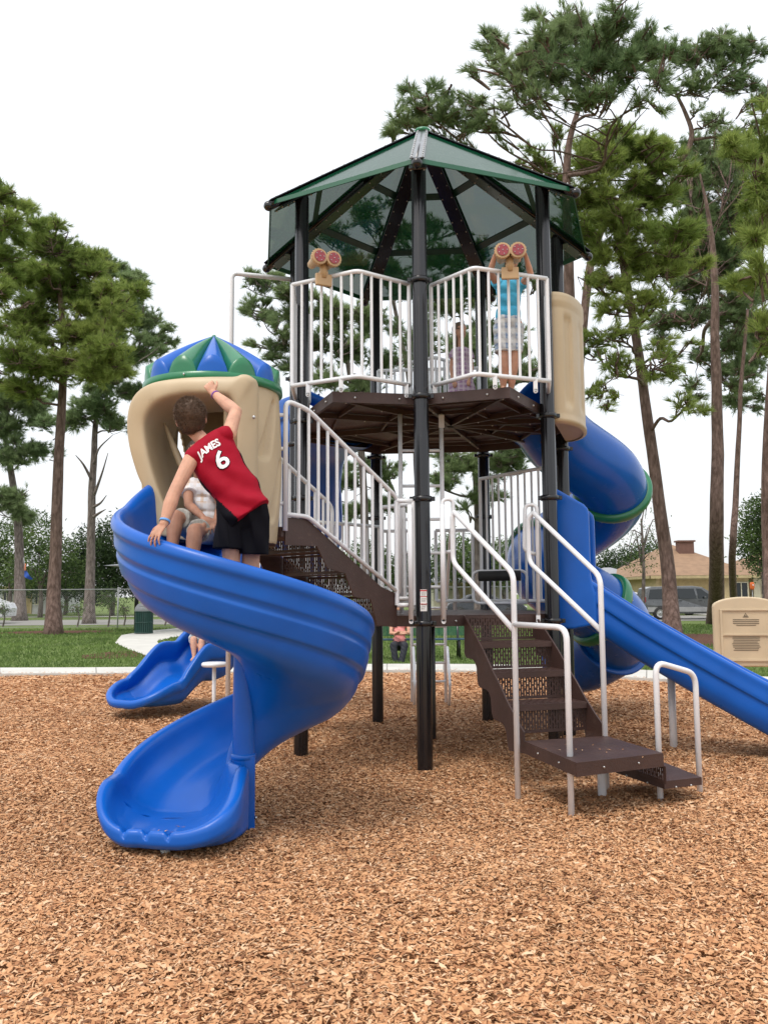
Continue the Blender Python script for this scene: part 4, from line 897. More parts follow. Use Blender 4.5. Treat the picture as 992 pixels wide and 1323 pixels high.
def pine(label, pts, r0, r1, clouds, seed, m='needles', Y=None, dens=1.0, per=28, cat='tree', group='pine trees in the park', bk='bark', dead=(), nl=.34, lw=.0095, rise=.30, name='pine_tree'):
    rng = np.random.default_rng(seed); W = [at(*p) if len(p) == 3 else p for p in pts]
    if not isinstance(pts[0], Vector): W[0] = gz(pts[0][0], pts[0][1]) if len(pts[0]) == 2 else W[0]
    Yb = W[0].y; root = thing(name, label, cat, tuple(W[0]), group)
    mb = MB(); low_ = [W[0]+Vector((0, 0, -.2))]+W[1:]; P, rs = trunk_tube(mb, low_, r0, r1)
    tips, dirs = [], []; zt = P[-1].z
    extra = []
    for cl in clouds:
        for _ in range(2):
            an = rng.uniform(0, 2*PI); extra.append((cl[0]+cl[2]*1.08*math.cos(an), cl[1]+cl[3]*1.15*math.sin(an), cl[2]*.42, cl[3]*.42, (cl[4] if len(cl) > 4 else rng.uniform(-1, 1)), .8*(cl[5] if len(cl) > 5 else 1)))
    nodes = [(p_, r_, 1) for p_, r_ in list(zip(P, rs))[int(len(P)*.3):]]; tx = P[-1]
    order = sorted(clouds, key=lambda c_: (at(c_[0], c_[1], Yb)-tx).length)
    for cl in order+extra:
        px, py, rx, ry = cl[:4]; off = cl[4] if len(cl) > 4 else rng.uniform(-1.6, 1.6); dn = cl[5] if len(cl) > 5 else 1
        C = at(px, py, Yb+off); s = C.y/F; R = np.array([rx*s, rx*s*.9, ry*s])
        best = None; small = cl in extra
        for p_, r_, tr_ in nodes:
            if r_ < (.012 if small else .03): continue
            dd_ = p_-C; c_ = dd_.length*(1 if not tr_ else 1.0+rise*.3)+1.8*max(0, dd_.z+.25)-min(.6, r_*2)
            if best is None or c_ < best[0]: best = (c_, p_, r_)
        a = best[1]; ra = min(best[2]*.62, .03+.016*(C-a).length)
        lb_ = (C-a).length; mid = a.lerp(C, .5)+Vector((rng.normal(0, .06)*lb_, rng.normal(0, .08)*lb_, -.08*lb_+rng.normal(0, .09)*lb_))
        q = smooth_path([a, a.lerp(mid, .55)+Vector((rng.normal(0, .12), 0, rng.normal(0, .15)+.1)), mid, mid.lerp(C, .5)+Vector((rng.normal(0, .25), rng.normal(0, .2), rng.normal(0, .2))), C], 4)
        ql = [ra*(1-.72*i/(len(q)-1)) for i in range(len(q))]; mb.tube(q, ql, 7); nodes += [(q[i], ql[i], 0) for i in range(2, len(q))]
        vol = R[0]*R[1]*R[2]; nb = int(max(3, min(18, 9*(R[0]*R[2])**.5))); NT = int(dens*dn*200*max(.12, (R[0]*R[2])))
        subs = []
        for b in range(nb):
            v = rng.normal(0, 1, 3); v /= np.linalg.norm(v); e = C+Vector(v*R*rng.uniform(.55, .95)); s0 = q[int(rng.integers(len(q)//2, len(q)))]
            mm = s0.lerp(e, .5)+Vector(rng.normal(0, .12, 3)*R[0]); sb = smooth_path([s0, mm, e], 4); mb.tube(sb, [.035*(1-.6*i/(len(sb)-1)) for i in range(len(sb))], 5, False); subs.append(sb)
        for t in range(NT):
            sb = subs[int(rng.integers(nb))]; s0 = sb[int(rng.integers(2, len(sb)))]
            v = rng.normal(0, 1, 3); v /= np.linalg.norm(v); rr = rng.uniform(.35, 1.12)
            e = C+Vector(v*R*rr); 
            if (e-s0).length > .9*max(.6, R[0]*.6): e = s0+(e-s0).normalized()*.9*max(.6, R[0]*.6)
            d = (e-s0); d = d.normalized() if d.length > .01 else Vector((0, 0, 1)); d = (d+Vector((0, 0, .35))).normalized()
            if rng.random() < .55: mb.tube([s0, s0.lerp(e, .5)+Vector((0, 0, -.05)), e], [.014, .011, .008], 3, False)
            tips.append(e); dirs.append(d)
            if rng.random() < .6: tips.append(s0.lerp(e, .55)); dirs.append(d)
    for (x0, y0, x1, y1, x2, y2) in dead:
        a, b, c = at(x0, y0, Yb), at(x1, y1, Yb-.3), at(x2, y2, Yb-.5); mb.tube(smooth_path([a, b, c], 5), [.09*(1-.8*i/10) for i in range(11)], 6)
    mb.build('trunk', M[bk], root, False)
    sc = max(1, Yb/30); tri_obj('crown', tuft_mesh(tips, dirs, rng, per, nl*sc**.5, lw*sc, .62), M[m], root); return root
pine('tall leaning pine with reddish bark in front of the parked grey minivan', [(870, 824), (862, 740, 28.5), (850, 640, 28.5), (836, 540, 28.6), (822, 440, 28.8), (806, 350, 29), (790, 270, 29.2)], .25, .10,
     [(755, 180, 40, 16), (800, 172, 40, 18), (770, 205, 60, 30), (820, 195, 50, 30), (700, 215, 30, 22, 0, .7), (865, 345, 40, 26), (885, 300, 40, 26), (750, 260, 42, 32), (800, 285, 50, 32), (845, 260, 45, 32), (770, 330, 34, 26, 0, .8), (830, 340, 44, 28), (790, 395, 36, 20, 0, .6), (795, 470, 36, 30, -1, .35), (770, 510, 22, 16, -1, .4), (870, 480, 30, 20, -1, .45), (885, 520, 22, 26, -1, .35), (755, 300, 30, 22, 0, .7), (775, 255, 40, 24), (825, 245, 40, 22), (860, 210, 34, 20), (815, 315, 38, 22), (770, 360, 34, 18, 0, .6), (845, 380, 40, 20, 0, .7), (800, 430, 40, 16, 0, .5), (765, 440, 26, 14, 0, .5), (860, 445, 30, 14, 0, .5)], 11, 'needles', group='pine trees right of the tower')
pine('tall straight pine growing just behind the tan sign board', [(924, 806), (925, 700, 32), (926, 560, 32), (924, 430, 32), (922, 340, 32.2), (914, 270, 32.4), (904, 225, 32.5)], .30, .03,
     [(895, 188, 38, 18), (940, 182, 36, 18), (975, 208, 30, 18), (855, 190, 30, 18), (880, 225, 45, 26), (930, 215, 42, 28), (905, 275, 45, 28), (904, 238, 34, 22, -1.3), (912, 300, 30, 20, -1.2, .8), (960, 250, 38, 30), (870, 310, 38, 26), (935, 330, 45, 30), (890, 370, 42, 26, 0, .7), (960, 385, 38, 26), (860, 415, 44, 22, 0, .6), (950, 440, 38, 26, 0, .7), (905, 460, 32, 20, 0, .45), (960, 500, 32, 16, 0, .5), (895, 330, 38, 22), (930, 290, 40, 22), (975, 300, 30, 22), (890, 410, 36, 18, 0, .7), (930, 410, 36, 18, 0, .7), (970, 420, 30, 18, 0, .8), (935, 480, 36, 14, 0, .6), (895, 500, 24, 12, 0, .4)], 12, 'needles_grey', group='pine trees right of the tower')
pine('slender thinner pine rising just right of the straight pine behind the sign', [(948, 800), (946, 720, 37), (950, 640, 37), (954, 560, 37), (958, 480, 37), (965, 400, 37)], .17, .06, [(965, 470, 34, 20), (950, 520, 30, 14, 0, .7), (975, 420, 30, 22), (930, 400, 30, 20), (985, 370, 34, 24)], 13, 'needles_grey', group='pine trees right of the tower')
pine('pine cut by the right edge of the photo, low boughs with bright green needles', [(996, 850), (993, 740, 20.5), (990, 640, 20.5), (992, 540, 20.5), (1000, 440, 20.6), (1010, 330, 20.8)], .15, .08, [(975, 300, 30, 34), (985, 230, 26, 34), (975, 360, 26, 20), (1010, 280, 40, 40), (985, 420, 26, 26), (970, 190, 26, 20), (1030, 360, 40, 40), (985, 140, 22, 18, 0, .6)], 14, 'needles', group='pine trees right of the tower')
big = pine('tallest pine, right behind the green roof, with an open crown of twisted limbs', [(742, 838), (738, 700, 26.2), (736, 560, 26.2), (737, 420, 26.2), (734, 320, 26.2), (731, 240, 26.3), (736, 180, 26.4), (750, 130, 26.5), (765, 90, 26.6)], .25, .05,
     [(540, 135, 40, 20, 0, .8), (520, 158, 24, 12, 0, .8), (585, 148, 36, 18, 0, .8), (625, 150, 26, 18, 0, .6), (640, 85, 34, 24, 0, .6), (625, 60, 20, 16, 0, .6), (680, 70, 34, 28), (735, 22, 42, 24), (790, 22, 46, 26), (720, 60, 42, 24), (775, 55, 48, 26), (835, 50, 34, 26), (740, 100, 50, 24, 0, .5), (800, 100, 44, 24, 0, .5), (690, 130, 40, 22, 0, .35), (830, 130, 30, 20, 0, .4), (710, 90, 40, 22, 0, .7), (760, 75, 44, 22, 0, .8), (810, 70, 40, 22, 0, .7), (660, 110, 34, 18, 0, .5), (600, 130, 26, 16, 0, .6), (555, 150, 30, 14, 0, .7), (755, 130, 40, 16, 0, .4)], 15, 'needles_grey', per=25, rise=.02, group='pine trees right of the tower')
pine('pine with long S-curved upper limb and open crown at the top right', [(738, 814), (742, 700, 35), (746, 560, 35), (752, 420, 35), (775, 300, 35), (836, 226, 34.5), (880, 205, 34.3), (893, 175, 34.2), (884, 145, 34.2), (870, 115, 34.2)], .24, .06,
     [(880, 70, 34, 22, 0, .8), (920, 60, 40, 22, 0, .9), (960, 60, 30, 20, 0, .9), (900, 105, 44, 22, 0, .5), (950, 105, 40, 22, 0, .6), (985, 130, 24, 18, 0, .6), (850, 95, 26, 20, 0, .5), (975, 165, 30, 14, 0, .5), (920, 155, 34, 14, 0, .4)], 16, 'needles_grey', per=25, rise=.10, group='pine trees right of the tower')
# left group
pine('large pine in bare soil ring with dense yellow-green crown, left of slide', [(69, 820), (71, 740, 33.6), (75, 640, 33.6), (79, 540, 33.6), (83, 470, 33.6), (80, 400, 33.6), (72, 330, 33.6)], .27, .08,
     [(60, 318, 50, 26), (105, 335, 48, 26), (30, 355, 42, 28), (80, 375, 55, 30), (135, 385, 44, 28), (40, 410, 48, 28), (105, 430, 54, 28), (20, 460, 44, 26), (65, 470, 50, 26), (140, 450, 40, 26), (120, 480, 40, 20), (30, 500, 40, 18), (160, 410, 26, 20)], 21, 'needles', dens=1.5, group='pine trees left of the slide')
pine('pine at the far left edge with its high crown cut off by the photo', [(-48, 830), (-46, 700, 29), (-42, 550, 29), (-38, 420, 29), (-30, 320, 29), (-22, 260, 29)], .28, .08, [(5, 252, 26, 20), (18, 285, 28, 20), (-10, 300, 36, 26), (8, 330, 34, 22), (-30, 260, 34, 30), (0, 375, 34, 22), (-30, 350, 40, 30)], 22, 'needles', dens=1.2, group='pine trees left of the slide')
pine('grey-barked pine with broken bare limbs beside the trash can path', [(115, 806), (117, 740, 46), (119, 660, 46), (121, 600, 46), (124, 550, 46), (132, 480, 46), (142, 400, 46)], .27, .08,
     [(145, 345, 28, 16), (175, 360, 24, 16), (165, 395, 34, 20), (190, 415, 26, 18), (145, 430, 32, 20), (205, 440, 18, 12), (180, 460, 30, 18), (140, 480, 36, 20), (170, 505, 28, 14), (120, 520, 36, 16), (150, 545, 28, 12, 0, .7), (90, 540, 30, 16, 0, .7)], 23, 'needles_grey', bk='bark_grey', dens=1.1, group='pine trees left of the slide',
     dead=((122, 640, 132, 612, 140, 585), (121, 655, 130, 650, 138, 640), (121, 668, 130, 662, 137, 658), (119, 620, 108, 600, 98, 588), (122, 600, 128, 580, 146, 562)))
pine('leaning forked pine standing left of the tree in bare soil, near the fence', [(26, 802), (26, 740, 53), (24, 680, 53), (17, 620, 53), (8, 570, 53), (4, 520, 53)], .35, .10, [(15, 505, 34, 18), (45, 525, 32, 18), (5, 550, 34, 22), (60, 545, 26, 14, 0, .7), (12, 590, 30, 20, 0, .8), (45, 580, 28, 16, 0, .7), (15, 640, 26, 22, 0, .9), (30, 670, 18, 14)], 24, 'needles_grey', bk='bark_grey', group='pine trees left of the slide')
# behind the tower
pine('pine behind the white sloping stair railing, crown showing under the roof at left', [(473, 812), (472, 740, 40), (470, 660, 40), (466, 580, 40), (455, 500, 40), (440, 430, 40), (420, 380, 40)], .24, .07,
     [(335, 365, 26, 13), (370, 375, 32, 16), (325, 390, 18, 10, 0, .7), (345, 410, 30, 14, 0, .6), (385, 405, 34, 18), (430, 400, 38, 20), (350, 445, 24, 14, 0, .8), (370, 470, 24, 14, 0, .8), (400, 440, 32, 18), (450, 450, 36, 22), (480, 410, 34, 24), (420, 490, 34, 18), (470, 500, 32, 20), (500, 470, 30, 22)], 31, 'needles_grey', bk='bark_grey', group='pine trees behind the tower')
pine('pine behind the front black post with grey trunk seen through the lower railings', [(618, 812), (617, 740, 37), (616, 660, 37), (613, 580, 37), (608, 500, 37), (598, 420, 37), (580, 350, 37)], .18, .06,
     [(560, 330, 40, 22, 0, .6), (620, 320, 40, 22, 0, .5), (520, 370, 34, 24), (570, 390, 38, 26), (620, 380, 38, 24), (660, 360, 34, 24), (540, 440, 38, 24), (600, 450, 40, 26), (650, 430, 38, 24), (680, 480, 32, 20), (570, 500, 34, 18), (630, 500, 36, 18), (600, 600, 40, 18), (650, 600, 42, 20), (680, 580, 26, 16), (570, 620, 30, 16), (625, 640, 34, 16, 0, .7), (560, 570, 26, 16, 0, .7)], 32, 'needles_grey', bk='bark_grey', group='pine trees behind the tower')
pine('pine behind the left part of the tower with crown seen through the roof panels', [(545, 806), (543, 700, 47), (538, 600, 47), (530, 500, 47), (510, 400, 47), (490, 300, 47)], .26, .07,
     [(430, 300, 34, 16, 0, .6), (470, 270, 38, 16, 0, .5), (520, 300, 34, 16, 0, .5), (450, 340, 34, 16, 0, .7), (500, 345, 34, 16, 0, .7), (560, 290, 30, 14, 0, .5), (480, 600, 30, 16), (440, 620, 28, 16), (500, 650, 28, 14, 0, .8), (450, 660, 30, 14), (410, 640, 22, 14)], 33, 'needles_grey', bk='bark_grey', group='pine trees behind the tower')

def leafy(label, base, Y, trunk, clouds, seed, m='leaves', leaf=.16, dens=90, name='leafy_tree', cat='tree', group=None, r0=.2, tz=None):
    rng = np.random.default_rng(seed); b = at(base[0], base[1], Y); b.z = 0; root = thing(name, label, cat, tuple(b), group); mb = MB()
    top = at(trunk[0], trunk[1], Y); mb.tube(smooth_path([b+Vector((0, 0, -.1)), b.lerp(top, .5)+Vector((.1, 0, 0)), top], 5), [r0*(1-.6*i/10) for i in range(11)], 8); T = []
    for cl in clouds:
        px, py, rx, ry = cl[:4]; dn = cl[4] if len(cl) > 4 else 1; C = at(px, py, Y+rng.uniform(-1, 1)*rx*Y/F*.6); R = np.array([rx, rx, ry])*Y/F
        mb.tube(smooth_path([b.lerp(top, rng.uniform(.45, 1)), (top+C)/2+Vector((0, 0, .1)), C], 4), [r0*.35*(1-.7*i/8) for i in range(9)], 5)
        n = int(dens*dn*R[0]*R[2]*5.5); v = rng.normal(0, 1, (n, 3)); v /= np.linalg.norm(v, axis=1)[:, None]; u = rng.uniform(.3, 1, n)[:, None]**.5
        lump = 1+.22*np.sin(v[:, 0:1]*5+cl[0])*np.cos(v[:, 2:3]*6+cl[1]); c = np.array(C)+v*R*u*lump
        for k in range(max(3, int(5*dn))):
            e = C+Vector(rng.normal(0, .5, 3)*R); mb.tube([C, C.lerp(e, .5)+Vector((0, 0, .05)), e], [.03, .02, .01], 3, False)
        cl_ = np.repeat(c, 5, 0)+rng.normal(0, leaf*.9, (n*5, 3)); d1_ = rng.normal(0, 1, (n*5, 3)); d1_ /= np.linalg.norm(d1_, axis=1)[:, None]; d2 = np.cross(d1_, rng.normal(0, 1, (n*5, 3))); d2 /= np.linalg.norm(d2, axis=1)[:, None]
        T.append(np.stack([cl_-d1_*leaf*.5, cl_+d2*leaf*.32, cl_+d1_*leaf*.5], 1).reshape(-1, 3))
    mb.build('trunk', M['bark_grey'], root, False); tri_obj('crown', np.concatenate(T), M[m], root); return root
bg_ = 'leafy trees beyond the fence'
leafy('dense dark oak beyond the fence at the left edge of the photo', (12, 795), 62, (12, 740), [(10, 700, 34, 30), (-15, 720, 30, 30), (20, 740, 34, 24)], 41, 'leaves', group=bg_, leaf=.28, dens=24)
leafy('dark low tree mass hiding the horizon behind the large left pine', (85, 795), 68, (85, 750), [(75, 742, 30, 20), (105, 735, 26, 22), (30, 752, 40, 16), (60, 760, 40, 12), (110, 762, 40, 12)], 44, 'leaves_dark', group=bg_, leaf=.30, dens=22)
leafy('rounded olive-green tree between the two left pine trunks', (52, 795), 60, (52, 745), [(50, 690, 28, 30), (75, 715, 26, 24), (40, 735, 34, 26), (88, 740, 22, 22)], 42, 'leaves', group=bg_, leaf=.28, dens=24)
leafy('very dark broad oak just above the trash can', (145, 795), 64, (145, 740), [(120, 720, 28, 36), (150, 700, 30, 30), (165, 735, 30, 34), (125, 755, 30, 24), (190, 745, 30, 30)], 43, 'leaves_dark', group=bg_, leaf=.30, dens=38)
for i, (x, y0, rx, ry, mm, lb) in enumerate([(250, 735, 40, 30, 'leaves_dark', 'dark tree mass hidden mostly by the spiral slide'), (415, 720, 34, 34, 'leaves', 'round green tree behind the sloping stair railing'), (475, 725, 34, 36, 'leaves', 'bushy green tree left of the front black post, low behind the railings'),
        (530, 735, 28, 28, 'leaves_dark', 'low dark tree directly behind the front black post'), (590, 715, 36, 36, 'leaves', 'green tree seen through the rails right of the front post'), (650, 720, 34, 34, 'leaves', 'green tree seen between the entry stair handrails'), (705, 725, 30, 34, 'leaves_dark', 'darker tree behind the right pair of black posts')]):
    leafy(lb, (x, 798), 66+i*1.3, (x, 760), [(x, y0, rx*.8, ry*.7), (x-rx*.5, y0+14, rx*.6, ry*.6), (x+rx*.5, y0+12, rx*.6, ry*.6), (x, y0+24, rx, ry*.4)], 50+i, mm, group=bg_, leaf=.32, dens=26)
leafy('grey-green tree line crown behind the grey roofed house', (815, 790), 82, (815, 745), [(800, 728, 26, 18), (835, 722, 26, 20), (780, 735, 18, 14), (860, 738, 22, 14)], 61, 'leaves_dark', group=bg_, leaf=.36, dens=22)
leafy('full leafy tree at the right edge behind the house corner', (985, 795), 50, (985, 740), [(980, 665, 26, 24), (1000, 690, 34, 34), (970, 700, 22, 22), (985, 725, 24, 18), (1020, 650, 36, 34)], 62, 'leaves', group=bg_, leaf=.27, dens=42)
leafy('small sparse young tree with thin branches left of the leaning pine', (828, 808), 36, (828, 670), [(828, 690, 20, 14, .55), (812, 705, 18, 12, .6), (845, 700, 18, 12, .6), (830, 725, 26, 12, .8), (835, 655, 14, 14, .25), (812, 730, 16, 8, .8), (858, 680, 14, 10, .3)], 63, 'leaves', leaf=.13, dens=26, r0=.10, name='young_tree')
# shrubs along the fence
for i, (x, y, rx, ry, lb) in enumerate([(140, 772, 16, 16, 'tall bushy shrub on the fence line beside the trash can'), (100, 785, 12, 8, 'low shrub at the foot of the grey-barked pine'), (78, 782, 10, 8, 'small shrub right of the large left pine trunk'), (4, 785, 10, 10, 'dark shrub at the left edge of the photo'), (213, 787, 8, 6, 'small shrub right of the trash can'), (160, 786, 10, 8, 'low round shrub left of the trash can')]):
    leafy(lb, (x, 800), 41+i*.3, (x, y), [(x, y, rx*.7, ry*.7), (x-rx*.4, y+ry*.4, rx*.6, ry*.5), (x+rx*.4, y+ry*.4, rx*.6, ry*.5)], 70+i, 'leaves', leaf=.12, dens=60, name='shrub', cat='shrub', group='shrubs along the fence', r0=.05)

# ================================================================== BACKGROUND THINGS
M['galv'] = mat('galvanised_wire', (.36, .37, .37), .5, metal=.2)
def fence(x0, x1, y, label):
    root = thing('chain_link_fence', label, 'fence', ((x0+x1)/2, y, 0)); h = 1.75; mb = MB(); mb.tube([(x0, y, h), (x1, y, h)], .024, 6); mb.tube([(x0, y, .05), (x1, y, .05)], .008, 4); mb.build('fence_rail', M['galv'], root)
    n = int((x1-x0)/3.0)
    for i in range(n+1):
        x = x0+(x1-x0)*i/n; t = MB(); t.tube([(x, y-.03, -.1), (x, y-.03, h+.05)], .032, 8); t.ball((x, y-.03, h+.06), .04, 6); t.build('fence_post', M['galv'], root)
    t = MB(); s = .10; x = x0-h; w_ = .0016
    vs, fs = [], []
    while x < x1:
        for sg in (1, -1):
            a, b = (x, x+h) if sg > 0 else (x+h, x); za, zb = .05, h
            if min(a, b) < x0 or max(a, b) > x1: continue
            k = len(vs); vs += [(a-w_, y, za), (a+w_, y, za), (b+w_, y+.002*sg, zb), (b-w_, y+.002*sg, zb)]; fs.append((k, k+1, k+2, k+3))
        x += s
    t.add(vs, fs, False); t.build('wire_mesh', M['galv'], root, False)
fence(-34, -9, 39.5, 'silver chain-link park fence running behind the pines on the left')
fence(-8.9, 8, 41.5, 'silver chain-link fence seen low between the tower legs')

M['wall_tan'] = mat('tan_stucco', (.50, .40, .22), .8, bump=.2); M['cream'] = mat('cream_wall', (.60, .56, .42), .8); M['shingle'] = mat('orange_brown_shingle', (.28, .175, .105), .85, var=.15, vscale=2, bump=.4, bscale=20)
M['roofgrey'] = mat('grey_shingle', (.30, .31, .33), .85); M['garage'] = mat('garage_door_tan', (.36, .27, .12), .6); M['brick'] = mat('brown_brick', (.16, .085, .065), .85, bump=.5, bscale=30); M['trim'] = mat('fascia_tan', (.42, .34, .18), .6)
def house(name, label, cat, x0, x1, y0, y1, ze, zr, wallm, roofm, ridge=None, over=.6, doors=(), wins=(), chim=None):
    root = thing(name, label, cat, ((x0+x1)/2, y0, 0)); t = MB(); t.prism([(x0, y0), (x1, y0), (x1, y1), (x0, y1)], -.1, ze-.02); t.build('wall', wallm, root)
    a, b, c, d = x0-over, x1+over, y0-over, y1+over; ym = (y0+y1)/2; hx = min((y1-y0)/2+over, (b-a)/2-.3); r0_, r1_ = (a+hx, b-hx)
    t = MB(); vs = [(a, c, ze), (b, c, ze), (b, d, ze), (a, d, ze), (r0_, ym, zr), (r1_, ym, zr)]; t.add(vs, [(0, 1, 5, 4), (1, 2, 5), (2, 3, 4, 5), (3, 0, 4)], False); t.add([(a, c, ze-.001), (b, c, ze-.001), (b, d, ze-.001), (a, d, ze-.001)], [(3, 2, 1, 0)], False)
    rf = t.build('roof', roofm, root, False); t = MB()
    for p, q in (((a, c), (b, c)), ((b, c), (b, d)), ((a, c), (a, d))):
        m_ = ((p[0]+q[0])/2, (p[1]+q[1])/2, ze-.12); t.box(m_, (abs(q[0]-p[0])+.05, abs(q[1]-p[1])+.05, .2))
    t.build('fascia', M['trim'], root)
    for (u0, u1, z0, z1, kind) in doors:
        t = MB(); t.box(((u0+u1)/2, y0-.03, (z0+z1)/2), (u1-u0, .05, z1-z0)); 
        for k in range(1, 4): t.box(((u0+u1)/2, y0-.06, z0+(z1-z0)*k/4), (u1-u0-.1, .012, .03))
        t.build('garage_door' if kind == 'g' else 'door', M['garage'] if kind == 'g' else M['cream'], root)
        t = MB(); t.box((u0-.06, y0-.05, (z0+z1)/2), (.12, .08, z1-z0+.12)); t.box((u1+.06, y0-.05, (z0+z1)/2), (.12, .08, z1-z0+.12)); t.box(((u0+u1)/2, y0-.05, z1+.06), (u1-u0, .08, .12)); t.build('door_frame', M['trim'], root)
    for (u0, u1, z0, z1) in wins:
        t = MB(); 
        for bx_ in (((u0+u1)/2, z0, u1-u0+.12, .07), ((u0+u1)/2, z1, u1-u0+.12, .07)): t.box((bx_[0], y0-.04, bx_[1]), (bx_[2], .09, bx_[3]))
        for u in (u0, (u0+u1)/2, u1): t.box((u, y0-.05, (z0+z1)/2), (.06, .07, z1-z0-.08))
        wn = t.build('window', M['cream'], root); t = MB(); t.box(((u0+u1)/2, y0-.012, (z0+z1)/2), (u1-u0, .02, z1-z0)); t.build('pane', M['glass'], wn)
    if chim:
        cx_, cy_, cz0, cz1, cw = chim; t = MB(); t.box((cx_, cy_, (cz0+cz1)/2), (cw, .8, cz1-cz0)); t.box((cx_, cy_, cz1+.06), (cw+.2, 1.0, .12)); 
        t.build('chimney', M['brick'], rf)
    return root
g_ = lambda px, Y: at(px, 780, Y).x
house('house', 'tan house with orange-brown hip roof and brick chimney behind the minivan', 'house', g_(848, 62), g_(968, 62), 62, 76, 2.62, 5.2, M['wall_tan'], M['shingle'], doors=((g_(856, 62), g_(917, 62), .05, 2.3, 'g'),), wins=((g_(949, 62), g_(966, 62), .7, 2.1),), chim=(g_(887, 67), 67, 3.0, 5.3, 1.15))
house('house', 'cream house wall partly hidden by the leafy tree at the right edge', 'house', g_(974, 64.5), g_(1090, 64.5), 64.5, 76, 2.7, 4.6, M['cream'], M['shingle'], wins=((g_(984, 64.5), g_(992, 64.5), .9, 2.0),))
house('house', 'low grey roofed house behind the red pickup', 'house', g_(770, 70), g_(842, 70), 70, 80, 2.35, 3.6, M['cream'], M['roofgrey'], wins=((g_(790, 70), g_(800, 70), .9, 1.9),))
house('house', 'pale low house beyond the fence at the left edge', 'house', g_(-40, 72), g_(60, 72), 72, 80, 2.3, 3.4, mat('pale_grey_wall', (.5, .5, .5), .8), M['roofgrey'], doors=((g_(20, 72), g_(40, 72), .05, 2.0, 'g'),), wins=((g_(5, 72), g_(14, 72), .8, 1.9), (g_(46, 72), g_(54, 72), .8, 1.9)))
house('house', 'pale house glimpsed low between the lower deck railings', 'house', g_(560, 74), g_(660, 74), 74, 84, 2.4, 3.5, M['cream'], M['roofgrey'], doors=((g_(590, 74), g_(606, 74), .05, 2.1, 'g'),), wins=((g_(570, 74), g_(580, 74), .8, 1.9), (g_(620, 74), g_(634, 74), .8, 1.9)))

def vehicle(label, cat, name, x, y, L, h, prof, glassf, paint, low_p=None, flip=False):
    """prof: side outline (x 0..1 front at 1, z 0..1); greenhouse polygons glassf"""
    root = thing(name, label, cat, (x+L/2, y, 0), None); Wd = 1.8; fx = (lambda u: x+L*(1-u)) if flip else (lambda u: x+L*u); t = MB()
    def sec(yy, sh): return [Vector((fx(u)+( .5-u)*sh*L*.0, yy, z*h)) for u, z in prof]
    ys = [(y, .965), (y+.05, 1), (y+Wd-.05, 1), (y+Wd, .965)]
    rings_ = []
    for yy, s in ys:
        cz = .45*h; rings_.append([Vector((fx(.5)+(p.x-fx(.5))*s, yy+(.0 if p.z < h*.58 else (.16 if yy < y+Wd/2 else -.16)*(p.z/h-.58)/.42), cz+(p.z-cz)*s)) for p in sec(yy, 0)])
    t.loft(rings_, True, True, smooth=False); body = t.build('body', paint, root); bv = body.modifiers.new('b', 'BEVEL'); bv.width = .03; bv.segments = 2; bv.limit_method = 'ANGLE'
    for poly in glassf:
        t = MB(); pts = [Vector((fx(u), y-.002+max(0, .16*(z-.58)/.42)-.003, z*h)) for u, z in poly]; t.extr(pts, (0, .02, 0)); t.build('window', M['glass'], root)
    if low_p:
        t = MB(); t.box((x+L/2, y-.004, .30*h), (L*.93, .03, .14*h), bev=.008); t.build('side_trim', low_p, root)
    for u in (.17, .80):
        c = Vector((fx(u), y+.045, .33)); Rw = Matrix.Rotation(PI/2, 3, 'X'); t = MB()
        t.lathe([(.19, -.1), (.32, -.1), (.345, -.06), (.345, .06), (.32, .115), (.21, .12)], c, 28, axis=Rw); wh = t.build('wheel', M['rubber'], root); t = MB()
        t.lathe([(.02, .09), (.06, .10), (.08, .07), (.20, .08), (.215, .10), (.215, .0)], c, 28, axis=Rw)
        for k in range(6): a = 2*PI*k/6; t.box(c+Vector((.12*math.cos(a), -.092, .12*math.sin(a))), (.17, .02, .035), Matrix.Rotation(-a, 3, 'Y'))
        t.build('rim', M['steel'], wh)
        t = MB(); t.lathe([(.0, .0), (.385, .0), (.39, -.02)], Vector((c.x, y-.006, .35)), 28, axis=Rw); t.build('wheel_arch', M['rubber'], root)
    for u in (.40, .62): t = MB(); t.box((fx(u), y-.012, .56*h), (.16, .03, .03), bev=.006); t.build('door_handle', M['rubber'], root)
    t = MB(); t.box((fx(.985), y+.22, .48*h), (.1, .34, .14), bev=.02); t.build('headlight', M['sticker'], root); t = MB(); t.box((fx(.012), y+.1, .60*h), (.07, .2, .28), bev=.02); t.build('tail_light', M['red_lens'], root)
    t = MB(); t.box((fx(.665), y-.07, .66*h), (.1, .14, .12), bev=.03); t.build('mirror', paint, root)
    return root
vanp = [(.01, .20), (.0, .45), (.01, .60), (.04, .93), (.10, .985), (.55, 1.0), (.66, .96), (.83, .66), (.97, .56), (1.0, .42), (.99, .2), (.88, .17), (.1, .17)]
vehicle('metallic grey minivan with paler lower trim parked behind the leaning pine', 'van', 'minivan', g_(832, 45.5), 45.5, 4.75, 1.76, vanp, ([(.05, .62), (.075, .90), (.34, .92), (.36, .62)], [(.385, .62), (.375, .92), (.56, .92), (.58, .62)], [(.60, .62), (.585, .92), (.64, .91), (.755, .66), (.75, .62)]), mat('grey_car_paint', (.12, .125, .13), .28, metal=.5, coat=.4), mat('silver_trim', (.35, .35, .35), .4))
carp = [(.01, .25), (.0, .55), (.05, .66), (.18, .70), (.30, .97), (.40, 1.0), (.55, 1.0), (.72, .70), (.95, .60), (1.0, .45), (.99, .22), (.1, .2)]
